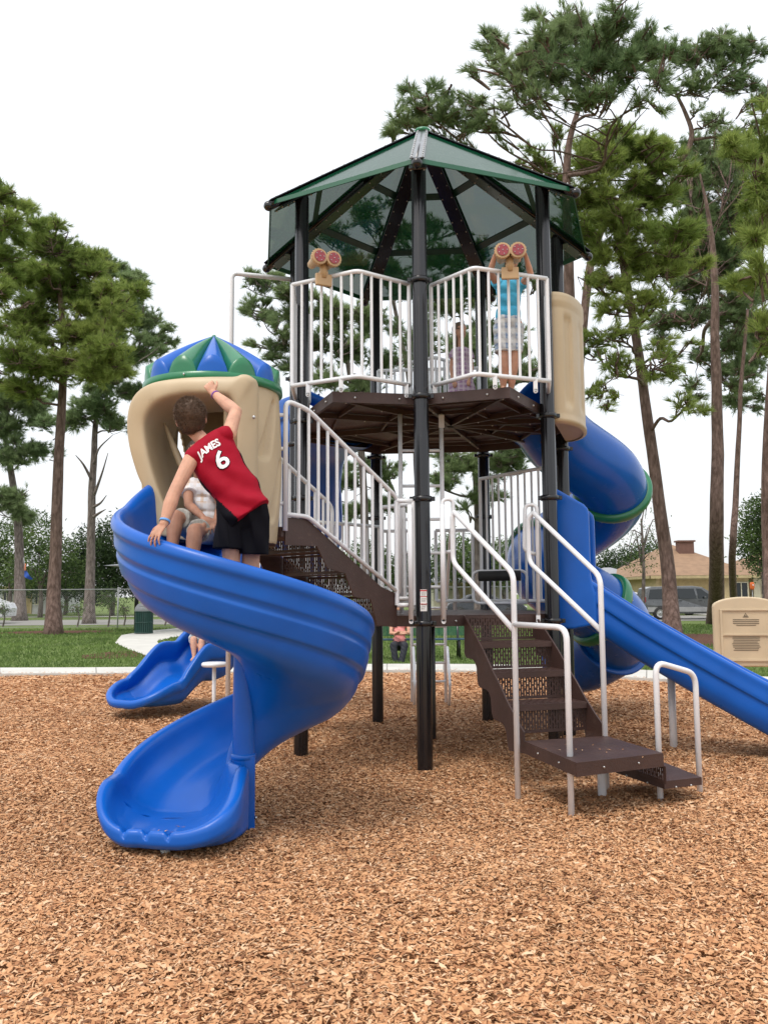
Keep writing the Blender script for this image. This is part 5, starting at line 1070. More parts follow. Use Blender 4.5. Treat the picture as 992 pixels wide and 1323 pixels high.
vehicle('dark red pickup parked left of the grey minivan', 'pickup', 'pickup_truck', g_(806, 54), 54, 5.0, 1.55, [(.01, .25), (0, .58), (.01, .64), (.40, .64), (.42, .98), (.47, 1.0), (.62, 1.0), (.72, .66), (.96, .6), (1, .45), (.99, .22), (.1, .2)], ([(.44, .66), (.45, .92), (.53, .92), (.53, .66)], [(.55, .66), (.55, .92), (.61, .92), (.68, .66)]), mat('red_car_paint', (.28, .03, .04), .3, coat=.4))
vehicle('white car far behind the tube slide, left of the pickup', 'car', 'parked_car', g_(776, 58), 58, 4.4, 1.45, carp, ([(.24, .70), (.32, .92), (.45, .94), (.46, .70)], [(.48, .70), (.47, .94), (.55, .93), (.66, .70)]), mat('white_car_paint', (.62, .63, .65), .3, coat=.4))
vehicle('dark car seen through the lower railings behind the front post', 'car', 'parked_car', g_(575, 46.5), 46.5, 4.4, 1.42, carp, ([(.24, .70), (.32, .92), (.45, .94), (.46, .70)], [(.48, .70), (.47, .94), (.55, .93), (.66, .70)]), mat('dark_car_paint', (.03, .035, .045), .3, coat=.4))
vehicle('white van at the far left edge beyond the fence', 'van', 'minivan', g_(-114, 46), 46, 4.9, 1.95, vanp, ([(.60, .62), (.585, .92), (.64, .91), (.755, .66), (.75, .62)],), bpy.data.materials['white_car_paint'])

# trash can
cb_ = gz(186, 819); root = thing('trash_can', 'dark green slatted trash can with grey domed lid beside the path', 'trash can', tuple(cb_)); t = MB(); nS = 26
M['dkgreen'] = mat('dark_green_coat', (.008, .045, .035), .45); M['lid'] = mat('grey_lid', (.22, .23, .24), .5)
for i in range(nS):
    a = 2*PI*i/nS; c = cb_+Vector((.33*math.cos(a), .33*math.sin(a), .44)); t.box(c, (.02, .055, .82), Matrix.Rotation(a, 3, 'Z'))
for z in (.05, .44, .84): t.lathe([(.325, -.02), (.352, -.02), (.352, .02), (.325, .02)], cb_+Vector((0, 0, z)), 28)
t.lathe([(.0, .04), (.31, .04), (.31, .82)], cb_, 24); t.build('bin_body', M['dkgreen'], root); t = MB(); t.lathe([(.35, .86), (.36, .89), (.33, 1.0), (.24, 1.12), (.12, 1.17), (.0, 1.18)], cb_, 28)
for s in (-1, 1): t.box(cb_+Vector((0, s*.29, 1.0)), (.22, .04, .13), bev=.01)
t.build('lid', M['lid'], root)
# single-post picnic shade
sb = gz(176, 816); root = thing('shade_shelter', 'single-post shade shelter with a black post standing beside the trash can', 'shelter', tuple(sb)); t = MB(); t.tube([sb+Vector((0, 0, -.1)), sb+Vector((0, 0, 2.75))], .085, 16); t.build('post', M['black'], root)
t = MB(); c = sb+Vector((1.35, .5, 2.62)); hw = 2.2
t.add([c+Vector((-hw, -hw, 0)), c+Vector((hw, -hw, 0)), c+Vector((hw, hw, 0)), c+Vector((-hw, hw, 0)), c+Vector((0, 0, .35))], [(0, 1, 4), (1, 2, 4), (2, 3, 4), (3, 0, 4), (3, 2, 1, 0)], False); t.build('canopy', M['roofgrey'], root)
# picnic table right of the can, mostly behind the slide
pb_ = gz(262, 815); root = thing('picnic_table', 'dark green picnic table under the shelter, right of the trash can', 'picnic table', tuple(pb_)); t = MB(); t.box(pb_+Vector((0, 0, .74)), (1.8, .75, .05), bev=.01); t.build('tabletop', M['dkgreen'], root)
for s in (-1, 1): t = MB(); t.box(pb_+Vector((0, s*.65, .45)), (1.8, .26, .04), bev=.01); t.build('bench_seat', M['dkgreen'], root)
for s in (-1, 1): t = MB(); t.tube(fillet([pb_+Vector((s*.6, -.7, 0)), pb_+Vector((s*.6, -.65, .42)), pb_+Vector((s*.6, 0, .42)), pb_+Vector((s*.6, 0, .7))], .08), .035, 8); t.tube(fillet([pb_+Vector((s*.6, .7, 0)), pb_+Vector((s*.6, .65, .42)), pb_+Vector((s*.6, .05, .42))], .08), .035, 8); t.build('leg', M['black'], root)
# park bench with a seated visitor
bY = 19.3; bx0, bx1 = at(478, 830, bY).x, at(602, 830, bY).x; bc = (bx0+bx1)/2; root = thing('park_bench', 'green mesh park bench beyond the path, seen under the lower deck', 'bench', (bc, bY, 0)); M['bgreen'] = mat('bench_green', (.01, .11, .06), .45)
t = MB()
for k in range(16): t.box((bc, bY+.17+.012*k*.5, .52+.025*k), (bx1-bx0, .02, .017))
for x in np.linspace(bx0, bx1, 12): t.box((x, bY+.215, .71), (.02, .02, .40), Matrix.Rotation(.23, 3, 'X')) if False else t.box((x, bY+.235, .70), (.02, .02, .36))
t.build('backrest', M['bgreen'], root); t = MB()
for k in range(9): t.box((bc, bY-.24+.05*k, .44), (bx1-bx0, .034, .025), bev=.004)
t.build('seat', mat('bench_seat_blue', (.012, .05, .09), .45), root)
for s in (-.42, .42): t = MB(); x = bc+s*(bx1-bx0); t.tube(fillet([(x, bY-.25, -.05), (x, bY-.2, .41), (x, bY+.22, .41)], .06), .028, 10); t.tube(fillet([(x, bY+.3, -.05), (x, bY+.15, .41), (x, bY+.28, .92)], .06), .028, 10); t.build('leg', M['black'], root)
# small hanging pennant by the forked pine
fp = at(32, 740, 51); root = thing('pennant', 'small blue and orange pennant hanging beside the forked pine trunk', 'flag', tuple(fp)); t = MB(); q0, q1 = at(31, 727, 51), at(33, 738, 51); t.tube([q0+Vector((0, 0, .3)), q1], .02, 6); t.build('pole', M['galv'], root)
t = MB(); rings_ = []
for i in range(9):
    u = i/8; a = at(32+11*u, 735+13*u, 51); b = at(31+8*u, 744+7*u-2*u*u, 51); rings_.append([a.lerp(b, v)+Vector((0, .07*math.sin(u*7+v*2), 0)) for v in (0, .33, .66, 1)])
t.loft(rings_); t.build('cloth', mat('blue_cloth', (.015, .07, .33), .7), root); t = MB(); rings_ = [[at(31.5+dx, 728+dy, 51.0)+Vector((0, .05*math.sin(dy), 0)) for dx in (0, 2.5)] for dy in (0, 3, 6, 9)]; t.loft(rings_); t.build('stripe', mat('orange_cloth', (.7, .2, .08), .7), root)
# orange cone marker by the house
oc_ = at(973, 800, 47); oc_.z = 0; root = thing('barrier_marker', 'small orange road marker standing in front of the cream house', 'marker', tuple(oc_)); t = MB(); t.lathe([(.0, 1.95), (.09, 1.94), (.12, 1.85), (.12, 1.65), (.09, 1.55), (0, 1.54)], oc_, 14); t.build('orange_top', mat('orange_plastic', (.75, .16, .03), .5), root); t = MB(); t.tube([oc_, oc_+Vector((0, 0, 1.56))], .025, 8); t.build('pole', M['galv'], root)
t = MB(); t.tube([(oc_.x, oc_.y-.13, 1.80), (oc_.x, oc_.y-.11, 1.78)], .04, 10); t.build('reflector', M['sticker'], root)

# information board at right
sY = 11.3; SL, SR = at(923, 850, sY), at(1001, 850, sY); zt_, zb_ = at(950, 771, sY).z, at(950, 861, sY).z; sx = SL.x; sw = .80; root = thing('notice_board', 'tan moulded notice board on two black posts with printed play-safety text, at right', 'sign board', (sx+sw/2, sY, 0))
tilt = Matrix.Rotation(math.radians(-10), 3, 'Z'); o0 = Vector((sx, sY, 0))
def sg(u, z, d=0): return o0+tilt @ Vector((u, d, z))
mb = MB(); hh = zt_-zb_; arc = [(0, 0), (sw, 0), (sw, hh*.86)]+[(sw/2+sw/2*math.cos(PI*k/14), hh*.86+hh*.14*math.sin(PI*k/14)) for k in range(1, 14)]+[(0, hh*.86)]
mb.extr([sg(u, zb_+z) for u, z in arc], tilt @ Vector((0, .09, 0))); M['board'] = mat('board_tan_plastic', (.60, .48, .32), .5, var=.06); bo = mb.build('board', M['board'], root); bv = bo.modifiers.new('b', 'BEVEL'); bv.width = .02; bv.segments = 3; bv.limit_method = 'ANGLE'
mb = MB()
def bar_(u0, u1, z0, z1, d=-.012, th=.016): mb.box(sg((u0+u1)/2, zb_+(z0+z1)/2, d), (u1-u0, th, z1-z0), tilt, bev=.004)
u0, u1, z0, z1 = .11, sw-.11, .10, hh*.80
bar_(u0-.03, u1+.03, z1, z1+.02); bar_(u0-.03, u1+.03, z0-.03, z0); bar_(u0-.03, u0, z0, z1); bar_(u1, u1+.03, z0, z1); bar_(u0, u1, (z0+z1)/2-.012, (z0+z1)/2+.012)
mb.build('panel_frame', M['board'], root)
mb = MB(); rr_ = random.Random(4)
for k in range(4): mb.box(sg(.40, zb_+z1-.115-k*.024, -.003), (.32-(.08 if k == 3 else 0), .004, .007), tilt)
for k in range(9): mb.box(sg(.40-(rr_.random()*.02), zb_+(z0+z1)/2-.03-k*.021, -.003), (.34-.05*rr_.random(), .004, .006), tilt)
tri = [sg(.40, zb_+z1-.03, -.004), sg(.375, zb_+z1-.07, -.004), sg(.425, zb_+z1-.07, -.004)]; ti = [sg(.40, zb_+z1-.042, -.0062), sg(.387, zb_+z1-.064, -.0062), sg(.413, zb_+z1-.064, -.0062)]
mb.extr(tri, tilt @ Vector((0, .003, 0))); mb.box(sg(.40, zb_+z1-.08, -.003), (.07, .004, .008), tilt); mb.build('printed_text', M['ink'], root)
mb = MB(); mb.extr(ti, tilt @ Vector((0, .002, 0))); mb.build('warning_symbol', M['tan'], root)
for u in (.06, sw-.07): mb = MB(); q = sg(u, 0, .06); mb.tube([(q.x, q.y, -.1), (q.x, q.y, zt_-.2)], .04, 14); mb.build('post', M['black'], root)

# ================================================================== PEOPLE
def capsule(mb, a, b, r0, r1, n=14):
    a, b = Vector(a), Vector(b); d = (b-a); L = d.length
    if L < 1e-5: mb.ball(a, r0, n); return
    d /= L; P_, R_ = [], []
    for k in range(5): t = PI/2*(1-k/4); P_.append(a-d*r0*math.sin(t)); R_.append(max(.0004, r0*math.cos(t)))
    for k in range(5): t = PI/2*k/4; P_.append(b+d*r1*math.sin(t)); R_.append(max(.0004, r1*math.cos(t)))
    mb.tube(P_, R_, n)
def ell(mb, c, rx, ry, rz, R=None, n=20):
    bm = bmesh.new(); bmesh.ops.create_uvsphere(bm, u_segments=n, v_segments=n//2+2, radius=1); bm.verts.index_update()
    vs = []; 
    for v in bm.verts: q = Vector((v.co.x*rx, v.co.y*ry, v.co.z*rz)); vs.append((R @ q if R else q)+Vector(c))
    mb.add(vs, [[v.index for v in f.verts] for f in bm.faces]); bm.free()
def fuse(mb, name, m, parent, vox=.007, it=4, disp=None):
    o = mb.build(name+'_src', m, None); o.data.materials.clear(); md = o.modifiers.new('r', 'REMESH'); md.mode = 'VOXEL'; md.voxel_size = vox; md2 = o.modifiers.new('s', 'SMOOTH'); md2.factor = .5; md2.iterations = it
    dg = bpy.context.evaluated_depsgraph_get(); dg.update(); me = bpy.data.meshes.new_from_object(o.evaluated_get(dg)); bpy.data.objects.remove(o); me.name = name
    if disp:
        for v in me.vertices: v.co = disp(v.co)
    me.materials.clear(); me.materials.append(m); me.polygons.foreach_set('use_smooth', [True]*len(me.polygons)); me.update()
    q = bpy.data.objects.new(name, me); col.objects.link(q)
    if parent: par(q, parent)
    return q
def frame(fwd, up):
    f = Vector(fwd).normalized(); u = Vector(up); u = (u-f*u.dot(f)).normalized(); return Matrix((f.cross(u), f, u)).transposed()   # columns: right, forward, up
def head(mb, c, R, s=1.0):
    c = Vector(c); w = lambda x, y, z: c+R @ (Vector((x, y, z))*s)
    ell(mb, w(0, -.012, .022), .074*s, .092*s, .085*s, R); ell(mb, w(0, .022, -.035), .056*s, .062*s, .070*s, R); ell(mb, w(0, .03, -.075), .035*s, .035*s, .026*s, R)
    capsule(mb, w(0, .088, .01), w(0, .103, -.022), .009*s, .014*s, 8); ell(mb, w(0, .086, -.052), .024*s, .010*s, .009*s, R)
    for q in (-1, 1): ell(mb, w(.077*q, -.01, -.006), .010*s, .022*s, .032*s, R); ell(mb, w(.028*q, .078, .026), .02*s, .012*s, .008*s, R)
def hand(mb, w_, d, nrm, side, s=.85, curl=(.3, .4, .3), spread=.10, thumb=.7):
    d = Vector(d).normalized(); nrm = Vector(nrm); nrm = (nrm-d*nrm.dot(d)).normalized(); x = d.cross(nrm).normalized()*side; w_ = Vector(w_)
    ell(mb, w_+d*.040*s, .036*s, .046*s, .014*s, Matrix((x, d, nrm)).transposed())
    for k, (off, L) in enumerate(((-.029, .068), (-.0095, .077), (.0105, .072), (.029, .057))):
        a = w_+d*.030*s+x*off*.7*s; b = w_+d*(.085-.004*abs(k-1.3))*s+x*off*s*1.12; capsule(mb, a, b, .0105*s, .0095*s, 8)
        dd = (d+x*(off/.03)*spread).normalized(); p = b; ang = 0
        for q, (fr, cu) in enumerate(zip((.45, .30, .25), curl)):
            ang += cu; v = dd*math.cos(ang)-nrm*math.sin(ang); e = p+v*L*fr*s; capsule(mb, p, e, (.0088-.0008*q)*s, (.0080-.0008*q)*s, 8); p = e
    a = w_+d*.022*s-x*.024*s; b = a+(d*.65-x*.75).normalized()*.036*s-nrm*.006*s; capsule(mb, a, b, .013*s, .0105*s, 8)
    e = b+(d*.9-x*.35-nrm*thumb*.6).normalized()*.030*s; capsule(mb, b, e, .0100*s, .0090*s, 8); capsule(mb, e, e+(d*.95-nrm*thumb).normalized()*.022*s, .009*s, .0075*s, 8)
def limb(mb, a, b, c, r, nb=12):
    capsule(mb, a, b, r[0], r[1], nb); m_ = Vector(b).lerp(Vector(c), .3); capsule(mb, b, m_, r[1], r[2], nb); capsule(mb, m_, c, r[2], r[3], nb)
def strands(name, mesh_ob, cond, m, parent, n=3500, L=.014, w_=.0012, seed=1, lean=Vector((0, 0, 0))):
    rng = random.Random(seed); polys = [p for p in mesh_ob.data.polygons if cond(p.center)]; V = []
    for _ in range(n):
        p = rng.choice(polys); c = p.center+Vector((rng.uniform(-1, 1), rng.uniform(-1, 1), rng.uniform(-1, 1)))*.003; d = (p.normal+lean+Vector((rng.gauss(0, .35), rng.gauss(0, .35), rng.gauss(0, .35)))).normalized(); s = d.cross(Vector((rng.gauss(0, 1), rng.gauss(0, 1), rng.gauss(0, 1)))).normalized()
        V += [c-s*w_, c+s*w_, c+d*L*rng.uniform(.5, 1.1)]
    return tri_obj(name, np.array([tuple(v) for v in V]), m, parent)
def skin(name, c):
    m = mat(name, c, .58, var=.16, vscale=14, bump=.15, bscale=120, spec=.35); b = m.node_tree.nodes['Principled BSDF']; b.inputs['Subsurface Weight'].default_value = .12; b.inputs['Subsurface Radius'].default_value = (.6, .25, .15); b.inputs['Subsurface Scale'].default_value = .012; return m
M['skin1'] = skin('fair_skin', (.55, .30, .205)); M['skin2'] = skin('brown_skin', (.34, .17, .11)); M['hair_b'] = mat('brown_hair', (.12, .075, .048), .6, island=True); M['hair_d'] = mat('dark_hair', (.03, .018, .012), .55, island=True)
M['jersey'] = mat('red_jersey', (.31, .003, .018), .7, bump=.15, bscale=500, var=.06, spec=.15); M['blackcloth'] = mat('black_cloth', (.006, .006, .009), .85, bump=.2, bscale=300, spec=.1); M['shoe'] = mat('blue_shoe', (.02, .06, .16), .6)
def shape_hair(name, c, R, s, m, parent, extra=()):
    mb = MB(); c = Vector(c); w = lambda x, y, z: c+R @ (Vector((x, y, z))*s)
    ell(mb, w(0, -.020, .032), .081*s, .094*s, .086*s, R); ell(mb, w(0, -.052, -.018), .066*s, .056*s, .062*s, R)
    for e in extra: ell(mb, w(*e[:3]), e[3]*s, e[4]*s, e[5]*s, R)
    def dsp(v): return v+Vector((1, 1, 1))*.0035*noise.noise(v*60)+(v-c).normalized()*.004*noise.noise(v*28)
    return fuse(mb, name, m, parent, .006, 2, dsp)

# --- boy in red jersey climbing at the hood
p = thing('person', 'boy in red sleeveless jersey and black shorts climbing on the spiral slide', 'person', (-.80, 4.95, 1.2))
HCn = at(247, 541, 5.08); shL, shR = at(247, 594, 4.94), at(296, 560, 5.02); ch = at(276, 590, 4.99); pel = at(315, 655, 4.98); nk = at(266, 570, 5.03)
elL, wrL = at(224, 640, 4.80), at(212, 677, 4.725); elR, wrR = at(305, 532, 5.20), at(276, 508, 5.42)
hipL, hipR = at(300, 664, 4.97), at(329, 668, 4.99); knL, knR = at(299, 722, 4.97), at(324, 720, 5.02); anL, anR = at(294, 792, 4.93), at(324, 800, 5.05)
spine = (nk-pel).normalized(); acr = (shR-shL).normalized(); nb_ = acr.cross(spine).normalized()
if nb_.y > 0: nb_ = -nb_           # out of the back, towards the camera
mb = MB(); Rt = Matrix((acr, nb_, spine)).transposed()
ell(mb, pel, .118, .085, .10, Rt); ell(mb, pel.lerp(nk, .35), .11, .078, .12, Rt); ell(mb, pel.lerp(nk, .66), .122, .074, .11, Rt); capsule(mb, shL+spine*-.01, shR+spine*-.01, .040, .040); capsule(mb, nk-spine*.03, HCn-Vector((0, 0, .06)), .045, .04)
Rh = frame((-.20, .93, .25), (-.12, -.2, 1)); head(mb, HCn, Rh, 1.06)
limb(mb, shL, elL, wrL, (.046, .037, .040, .025)); limb(mb, shR, elR, wrR, (.046, .038, .041, .025))
hand(mb, wrL, at(202, 690, 4.70)-wrL, Vector((-.2, -.6, .75)), -1, .92, (.25, .45, .35), .35); hand(mb, wrR, at(268, 494, 5.44)-wrR, Vector((0, -1, -.1)), -1, .86, (.7, .9, .7), .08)
limb(mb, hipL, knL, anL, (.078, .052, .054, .034)); limb(mb, hipR, knR, anR, (.078, .052, .054, .034))
for a in (anL, anR): capsule(mb, a+Vector((0, -.02, -.03)), a+Vector((-.02, .12, -.045)), .032, .026)
body = fuse(mb, 'body', M['skin1'], p, .0048, 5)
shape_hair('hair', HCn, Rh, 1.10, M['hair_b'], p); ho = [c for c in p.children if c.name.startswith('hair')][0]
strands('hair_strands', ho, lambda c: True, M['hair_b'], p, 16000, .018, .0008, lean=Vector((0, -.2, -.3)))
# jersey: closed shell along the spine fused with the shoulders
mb = MB(); L_ = (nk-pel).length; sec = [(-.15, .158, .125), (-.08, .156, .122), (.02, .146, .110), (.25, .136, .103), (.5, .140, .100), (.70, .148, .100), (.84, .148, .096), (.94, .142, .088), (1.02, .100, .070)]
rings_ = []; nn_ = 56
for t, a_, b_ in sec:
    q = []; cc = pel+spine*(t*L_)
    for j in range(nn_):
        an = 2*PI*j/nn_; ca, sa = math.cos(an), math.sin(an); e = 2.4
        x_ = a_*abs(ca)**(2/e)*(1 if ca > 0 else -1); y_ = b_*abs(sa)**(2/e)*(1 if sa > 0 else -1); q.append(cc+acr*x_+nb_*y_)
    rings_.append(q)
mb.loft(rings_, True, True)
for s_, e_ in ((shL, -1), (shR, 1)): capsule(mb, s_-acr*e_*.022+spine*.004, nk-spine*.02+acr*e_*.03, .056, .050)
def jw(v):
    d = v-pel; t = d.dot(spine)/L_; x = d.dot(acr); w = max(0, 1-t*.9)
    f = .008*math.sin(t*9+x*26+1.5*math.sin(x*14))*w+.006*math.sin(t*11+x*38+3*noise.noise(v*5))*w+.006*noise.noise(v*11)+.004*noise.noise(v*16); out_ = (d-spine*d.dot(spine)); out_.normalize(); return v+out_*f
js = fuse(mb, 'jersey', M['jersey'], p, .007, 4, jw); js.data.materials.append(M['blackcloth'])
for f in js.data.polygons:
    d = f.center-pel; t = d.dot(spine)/L_; x = d.dot(acr); y = d.dot(nb_)
    if (x < -.100 and t < .72) or (x > .134 and abs(y) < .05 and t < .70): f.material_index = 1
    for s_, el_ in ((shL, elL), (shR, elR)):
        if (f.center-s_).dot((el_-s_).normalized()) > .026 and (f.center-s_).length < .075 and abs(x) > .10: f.material_index = 1
dg = bpy.context.evaluated_depsgraph_get(); dg.update(); bvh = BVHTree.FromObject(js, dg)
def text_on(txt, c, right, up, outn, size, m, name, off, fat=0.0, arc=0.0, sx=1.0):
    cu = bpy.data.curves.new('t', 'FONT'); cu.body = txt; cu.size = size; cu.align_x = 'CENTER'; cu.align_y = 'CENTER'; cu.offset = fat; cu.resolution_u = 3
    o = bpy.data.objects.new('t', cu); col.objects.link(o); dg = bpy.context.evaluated_depsgraph_get(); dg.update(); me = bpy.data.meshes.new_from_object(o.evaluated_get(dg)); bpy.data.objects.remove(o)
    bm = bmesh.new(); bm.from_mesh(me); bmesh.ops.triangulate(bm, faces=bm.faces); bmesh.ops.subdivide_edges(bm, edges=bm.edges, cuts=3, use_grid_fill=True)
    for v in bm.verts:
        x, y = v.co.x*sx, v.co.y; y += -arc*x*x; w0 = c+right*x+up*y+outn*.4; best = None
        for tree in (bvh,):
            h_, n_, _, ds = tree.ray_cast(w0, -outn, 1.0)
            if h_ is not None and (best is None or ds < best[1]): best = (h_, ds)
        v.co = (best[0] if best else c)+outn*off
    bm.to_mesh(me); bm.free(); me.name = name; me.materials.clear(); me.materials.append(m); q = bpy.data.objects.new(name, me); col.objects.link(q); par(q, js)
    return q
upv = (spine-nb_*spine.dot(nb_)).normalized(); tn = nb_
cn = pel.lerp(nk, .80); M['numeral'] = mat('white_print', (.8, .8, .8), .6)
ctr = at(270, 577, 4.9); text_on('JAMES', ctr+upv*.0, acr, upv, tn, .062, M['numeral'], 'shirt_name', .0045, .0022, 1.2, .9)
c6 = at(287, 594, 4.9); text_on('6', c6, acr, upv, tn, .155, M['blackcloth'], 'shirt_number_outline', .004, .007, 0, 1.1); text_on('6', c6, acr, upv, tn, .155, M['numeral'], 'shirt_number', .0065, .0028, 0, 1.1)
mb = MB()
hmL, hmR = at(297, 710, 4.96), at(327, 716, 5.00)
for hp, kn in ((hipL, hmL), (hipR, hmR)): mb.tube([hp+Vector((0, 0, .07)), hp, hp.lerp(kn, .5), kn], [.078, .090, .096, .094], 24)
ell(mb, pel-spine*.06, .136, .092, .085, Rt)
fuse(mb, 'shorts', M['blackcloth'], p, .006, 2, lambda v: v+Vector((.006*math.sin(v.x*95+v.z*10), .007*math.sin(v.x*70+v.z*24), 0)))
mb = MB()
for a in (anL, anR): capsule(mb, a+Vector((0, -.03, -.045)), a+Vector((-.02, .13, -.055)), .036, .032)
fuse(mb, 'shoes', M['shoe'], p, .007, 2)
def band(w_, d, r, m, nm, parent):
    q = Vector((0, 0, 1)).rotation_difference(Vector(d).normalized()).to_matrix(); t = MB(); t.lathe([(r-.002, -.006), (r+.002, -.007), (r+.002, .007), (r-.002, .006), (r-.002, -.006)], w_, 20, axis=q); t.build(nm, m, parent)
band(wrR.lerp(elR, .12), wrR-elR, .028, mat('purple_band', (.16, .03, .30), .5), 'wristband', p); band(wrL.lerp(elL, .10), wrL-elL, .028, mat('blue_band', (.10, .28, .60), .5), 'wristband', p)

def simple_person(label, J, sk, hairm, shirt, shorts, loc, fwd, headfwd, hs=.95, vox=.007, hands=True, longp=False, extra_hair=(), shoe=None, shirt_sleeve=.45, hcurl=((.5, .6, .5), (.5, .6, .5)), dress=False, sscale=1.0):
    p = thing('person', label, 'person', tuple(loc)); g = {k: Vector(v) for k, v in J.items()}; mb = MB(); spine = (g['nk']-g['pel']).normalized(); acr = (g['shR']-g['shL']).normalized(); fw = spine.cross(acr).normalized()
    if fw.dot(Vector(fwd)) < 0: fw = -fw
    Rt = Matrix((acr, fw, spine)).transposed(); k = sscale
    ell(mb, g['pel'], .115*k, .085*k, .09*k, Rt); ell(mb, g['pel'].lerp(g['nk'], .4), .10*k, .075*k, .12*k, Rt); ell(mb, g['pel'].lerp(g['nk'], .7), .12*k, .08*k, .11*k, Rt); capsule(mb, g['shL'], g['shR'], .04*k, .04*k); capsule(mb, g['nk']-spine*.03, g['hd']-Vector((0, 0, .05)), .04*k, .036*k)
    Rh = frame(headfwd, (0, 0, 1)); head(mb, g['hd'], Rh, hs)
    for s in 'LR':
        limb(mb, g['sh'+s], g['el'+s], g['wr'+s], (.038*k, .030*k, .031*k, .020*k)); limb(mb, g['hip'+s], g['kn'+s], g['an'+s], (.072*k, .048*k, .050*k, .030*k))
        capsule(mb, g['an'+s]+Vector((0, 0, -.03)), g['ft'+s], .030*k, .024*k)
        hd_ = (g['ha'+s]-g['wr'+s]); hand(mb, g['wr'+s], hd_, Vector((0, -.3, 1)) if 'nm'+s not in g else g['nm'+s], 1 if s == 'L' else -1, .82*k, hcurl[0 if s == 'L' else 1])
    fuse(mb, 'body', sk, p, vox, 4); shape_hair('hair', g['hd'], Rh, hs, hairm, p, extra_hair)
    mb = MB(); ell(mb, g['pel'].lerp(g['nk'], .15), .125*k, .095*k, .10*k, Rt); ell(mb, g['pel'].lerp(g['nk'], .45), .118*k, .092*k, .12*k, Rt); ell(mb, g['pel'].lerp(g['nk'], .72), .132*k, .093*k, .11*k, Rt); capsule(mb, g['shL'], g['shR'], .05*k, .05*k)
    for s in 'LR': 
        if shirt_sleeve > 0: e = g['sh'+s].lerp(g['el'+s], shirt_sleeve); mb.tube([g['sh'+s], g['sh'+s].lerp(e, .5), e], [.052*k, .054*k, .056*k], 18)
    if dress: mb.tube([g['pel']+spine*.1, g['pel'], g['pel']-Vector((0, 0, .28))], [.11*k, .14*k, .2*k], 24)
    fuse(mb, 'shirt' if not dress else 'dress', shirt, p, vox, 3, lambda v: v+Vector((1, 1, 0))*.004*math.sin(v.z*60+v.x*45))
    if not dress:
        mb = MB(); ell(mb, g['pel']-spine*.01, .128*k, .10*k, .10*k, Rt)
        for s in 'LR':
            e = g['hip'+s].lerp(g['kn'+s], .85); 
            if longp: mb.tube([g['hip'+s], g['kn'+s]], [.085*k, .062*k], 18); mb.ball(g['kn'+s], .062*k, 14); mb.tube([g['kn'+s], g['an'+s]], [.062*k, .050*k], 18)
            else: mb.tube([g['hip'+s], e], [.086*k, .078*k], 20)
        fuse(mb, 'trousers' if longp else 'shorts', shorts, p, vox, 2, lambda v: v+Vector((1, 1, 0))*.003*math.sin(v.z*70+v.x*60))
    if shoe:
        mb = MB()
        for s in 'LR': capsule(mb, g['an'+s]+Vector((0, 0, -.045)), g['ft'+s]+Vector((0, 0, -.01)), .036, .032)
        fuse(mb, 'shoes', shoe, p, vox, 2)
    return p
def plaid(name, a, b, c, sc=30):
    m = bpy.data.materials.new(name); m.use_nodes = True; n = m.node_tree; p = n.nodes['Principled BSDF']; p.inputs['Roughness'].default_value = .8; tcn = n.nodes.new('ShaderNodeTexCoord'); mixc = None; last = None
    base = n.nodes.new('ShaderNodeRGB'); base.outputs[0].default_value = (*a, 1); last = base.outputs[0]
    for dr, cc, s_ in (('X', b, sc), ('Z', b, sc), ('X', c, sc*.43), ('Z', c, sc*.43)):
        w_ = n.nodes.new('ShaderNodeTexWave'); w_.bands_direction = dr; w_.inputs['Scale'].default_value = s_/6; w_.inputs['Distortion'].default_value = .4; n.links.new(tcn.outputs['Object'], w_.inputs[0]); mr = n.nodes.new('ShaderNodeMapRange'); mr.inputs[1].default_value = .55; mr.inputs[2].default_value = .7; mr.inputs[4].default_value = .6; n.links.new(w_.outputs[1], mr.inputs[0])
        mx = n.nodes.new('ShaderNodeMix'); mx.data_type = 'RGBA'; n.links.new(mr.outputs[0], mx.inputs[0]); n.links.new(last, mx.inputs[6]); mx.inputs[7].default_value = (*cc, 1); last = mx.outputs[2]
    n.links.new(last, p.inputs['Base Color']); return m
# seated boy in the hood
simple_person('boy in white printed shirt and grey shorts sitting in the hood behind the climbing boy', dict(
    pel=at(268, 682, 5.75), nk=at(259, 618, 5.76), hd=at(255, 588, 5.70), shL=at(243, 627, 5.72), shR=at(279, 628, 5.74), elL=at(244, 652, 5.60), elR=at(286, 655, 5.62), wrL=at(262, 668, 5.42), wrR=at(279, 674, 5.42), haL=at(270, 674, 5.37), haR=at(272, 680, 5.36),
    hipL=at(255, 686, 5.70), hipR=at(280, 688, 5.70), knL=at(227, 668, 5.45), knR=at(252, 686, 5.30), anL=at(222, 716, 5.36), anR=at(248, 730, 5.20), ftL=at(220, 724, 5.25), ftR=at(246, 738, 5.08)),
    M['skin2'], M['hair_d'], plaid('white_print_shirt', (.72, .73, .76), (.55, .35, .2), (.75, .75, .78), 40), mat('grey_shorts', (.30, .29, .26), .85, var=.25, vscale=60), at(268, 700, 5.75), (0, -1, 0), (0, -1, 0), .95, .006, shoe=M['shoe'])
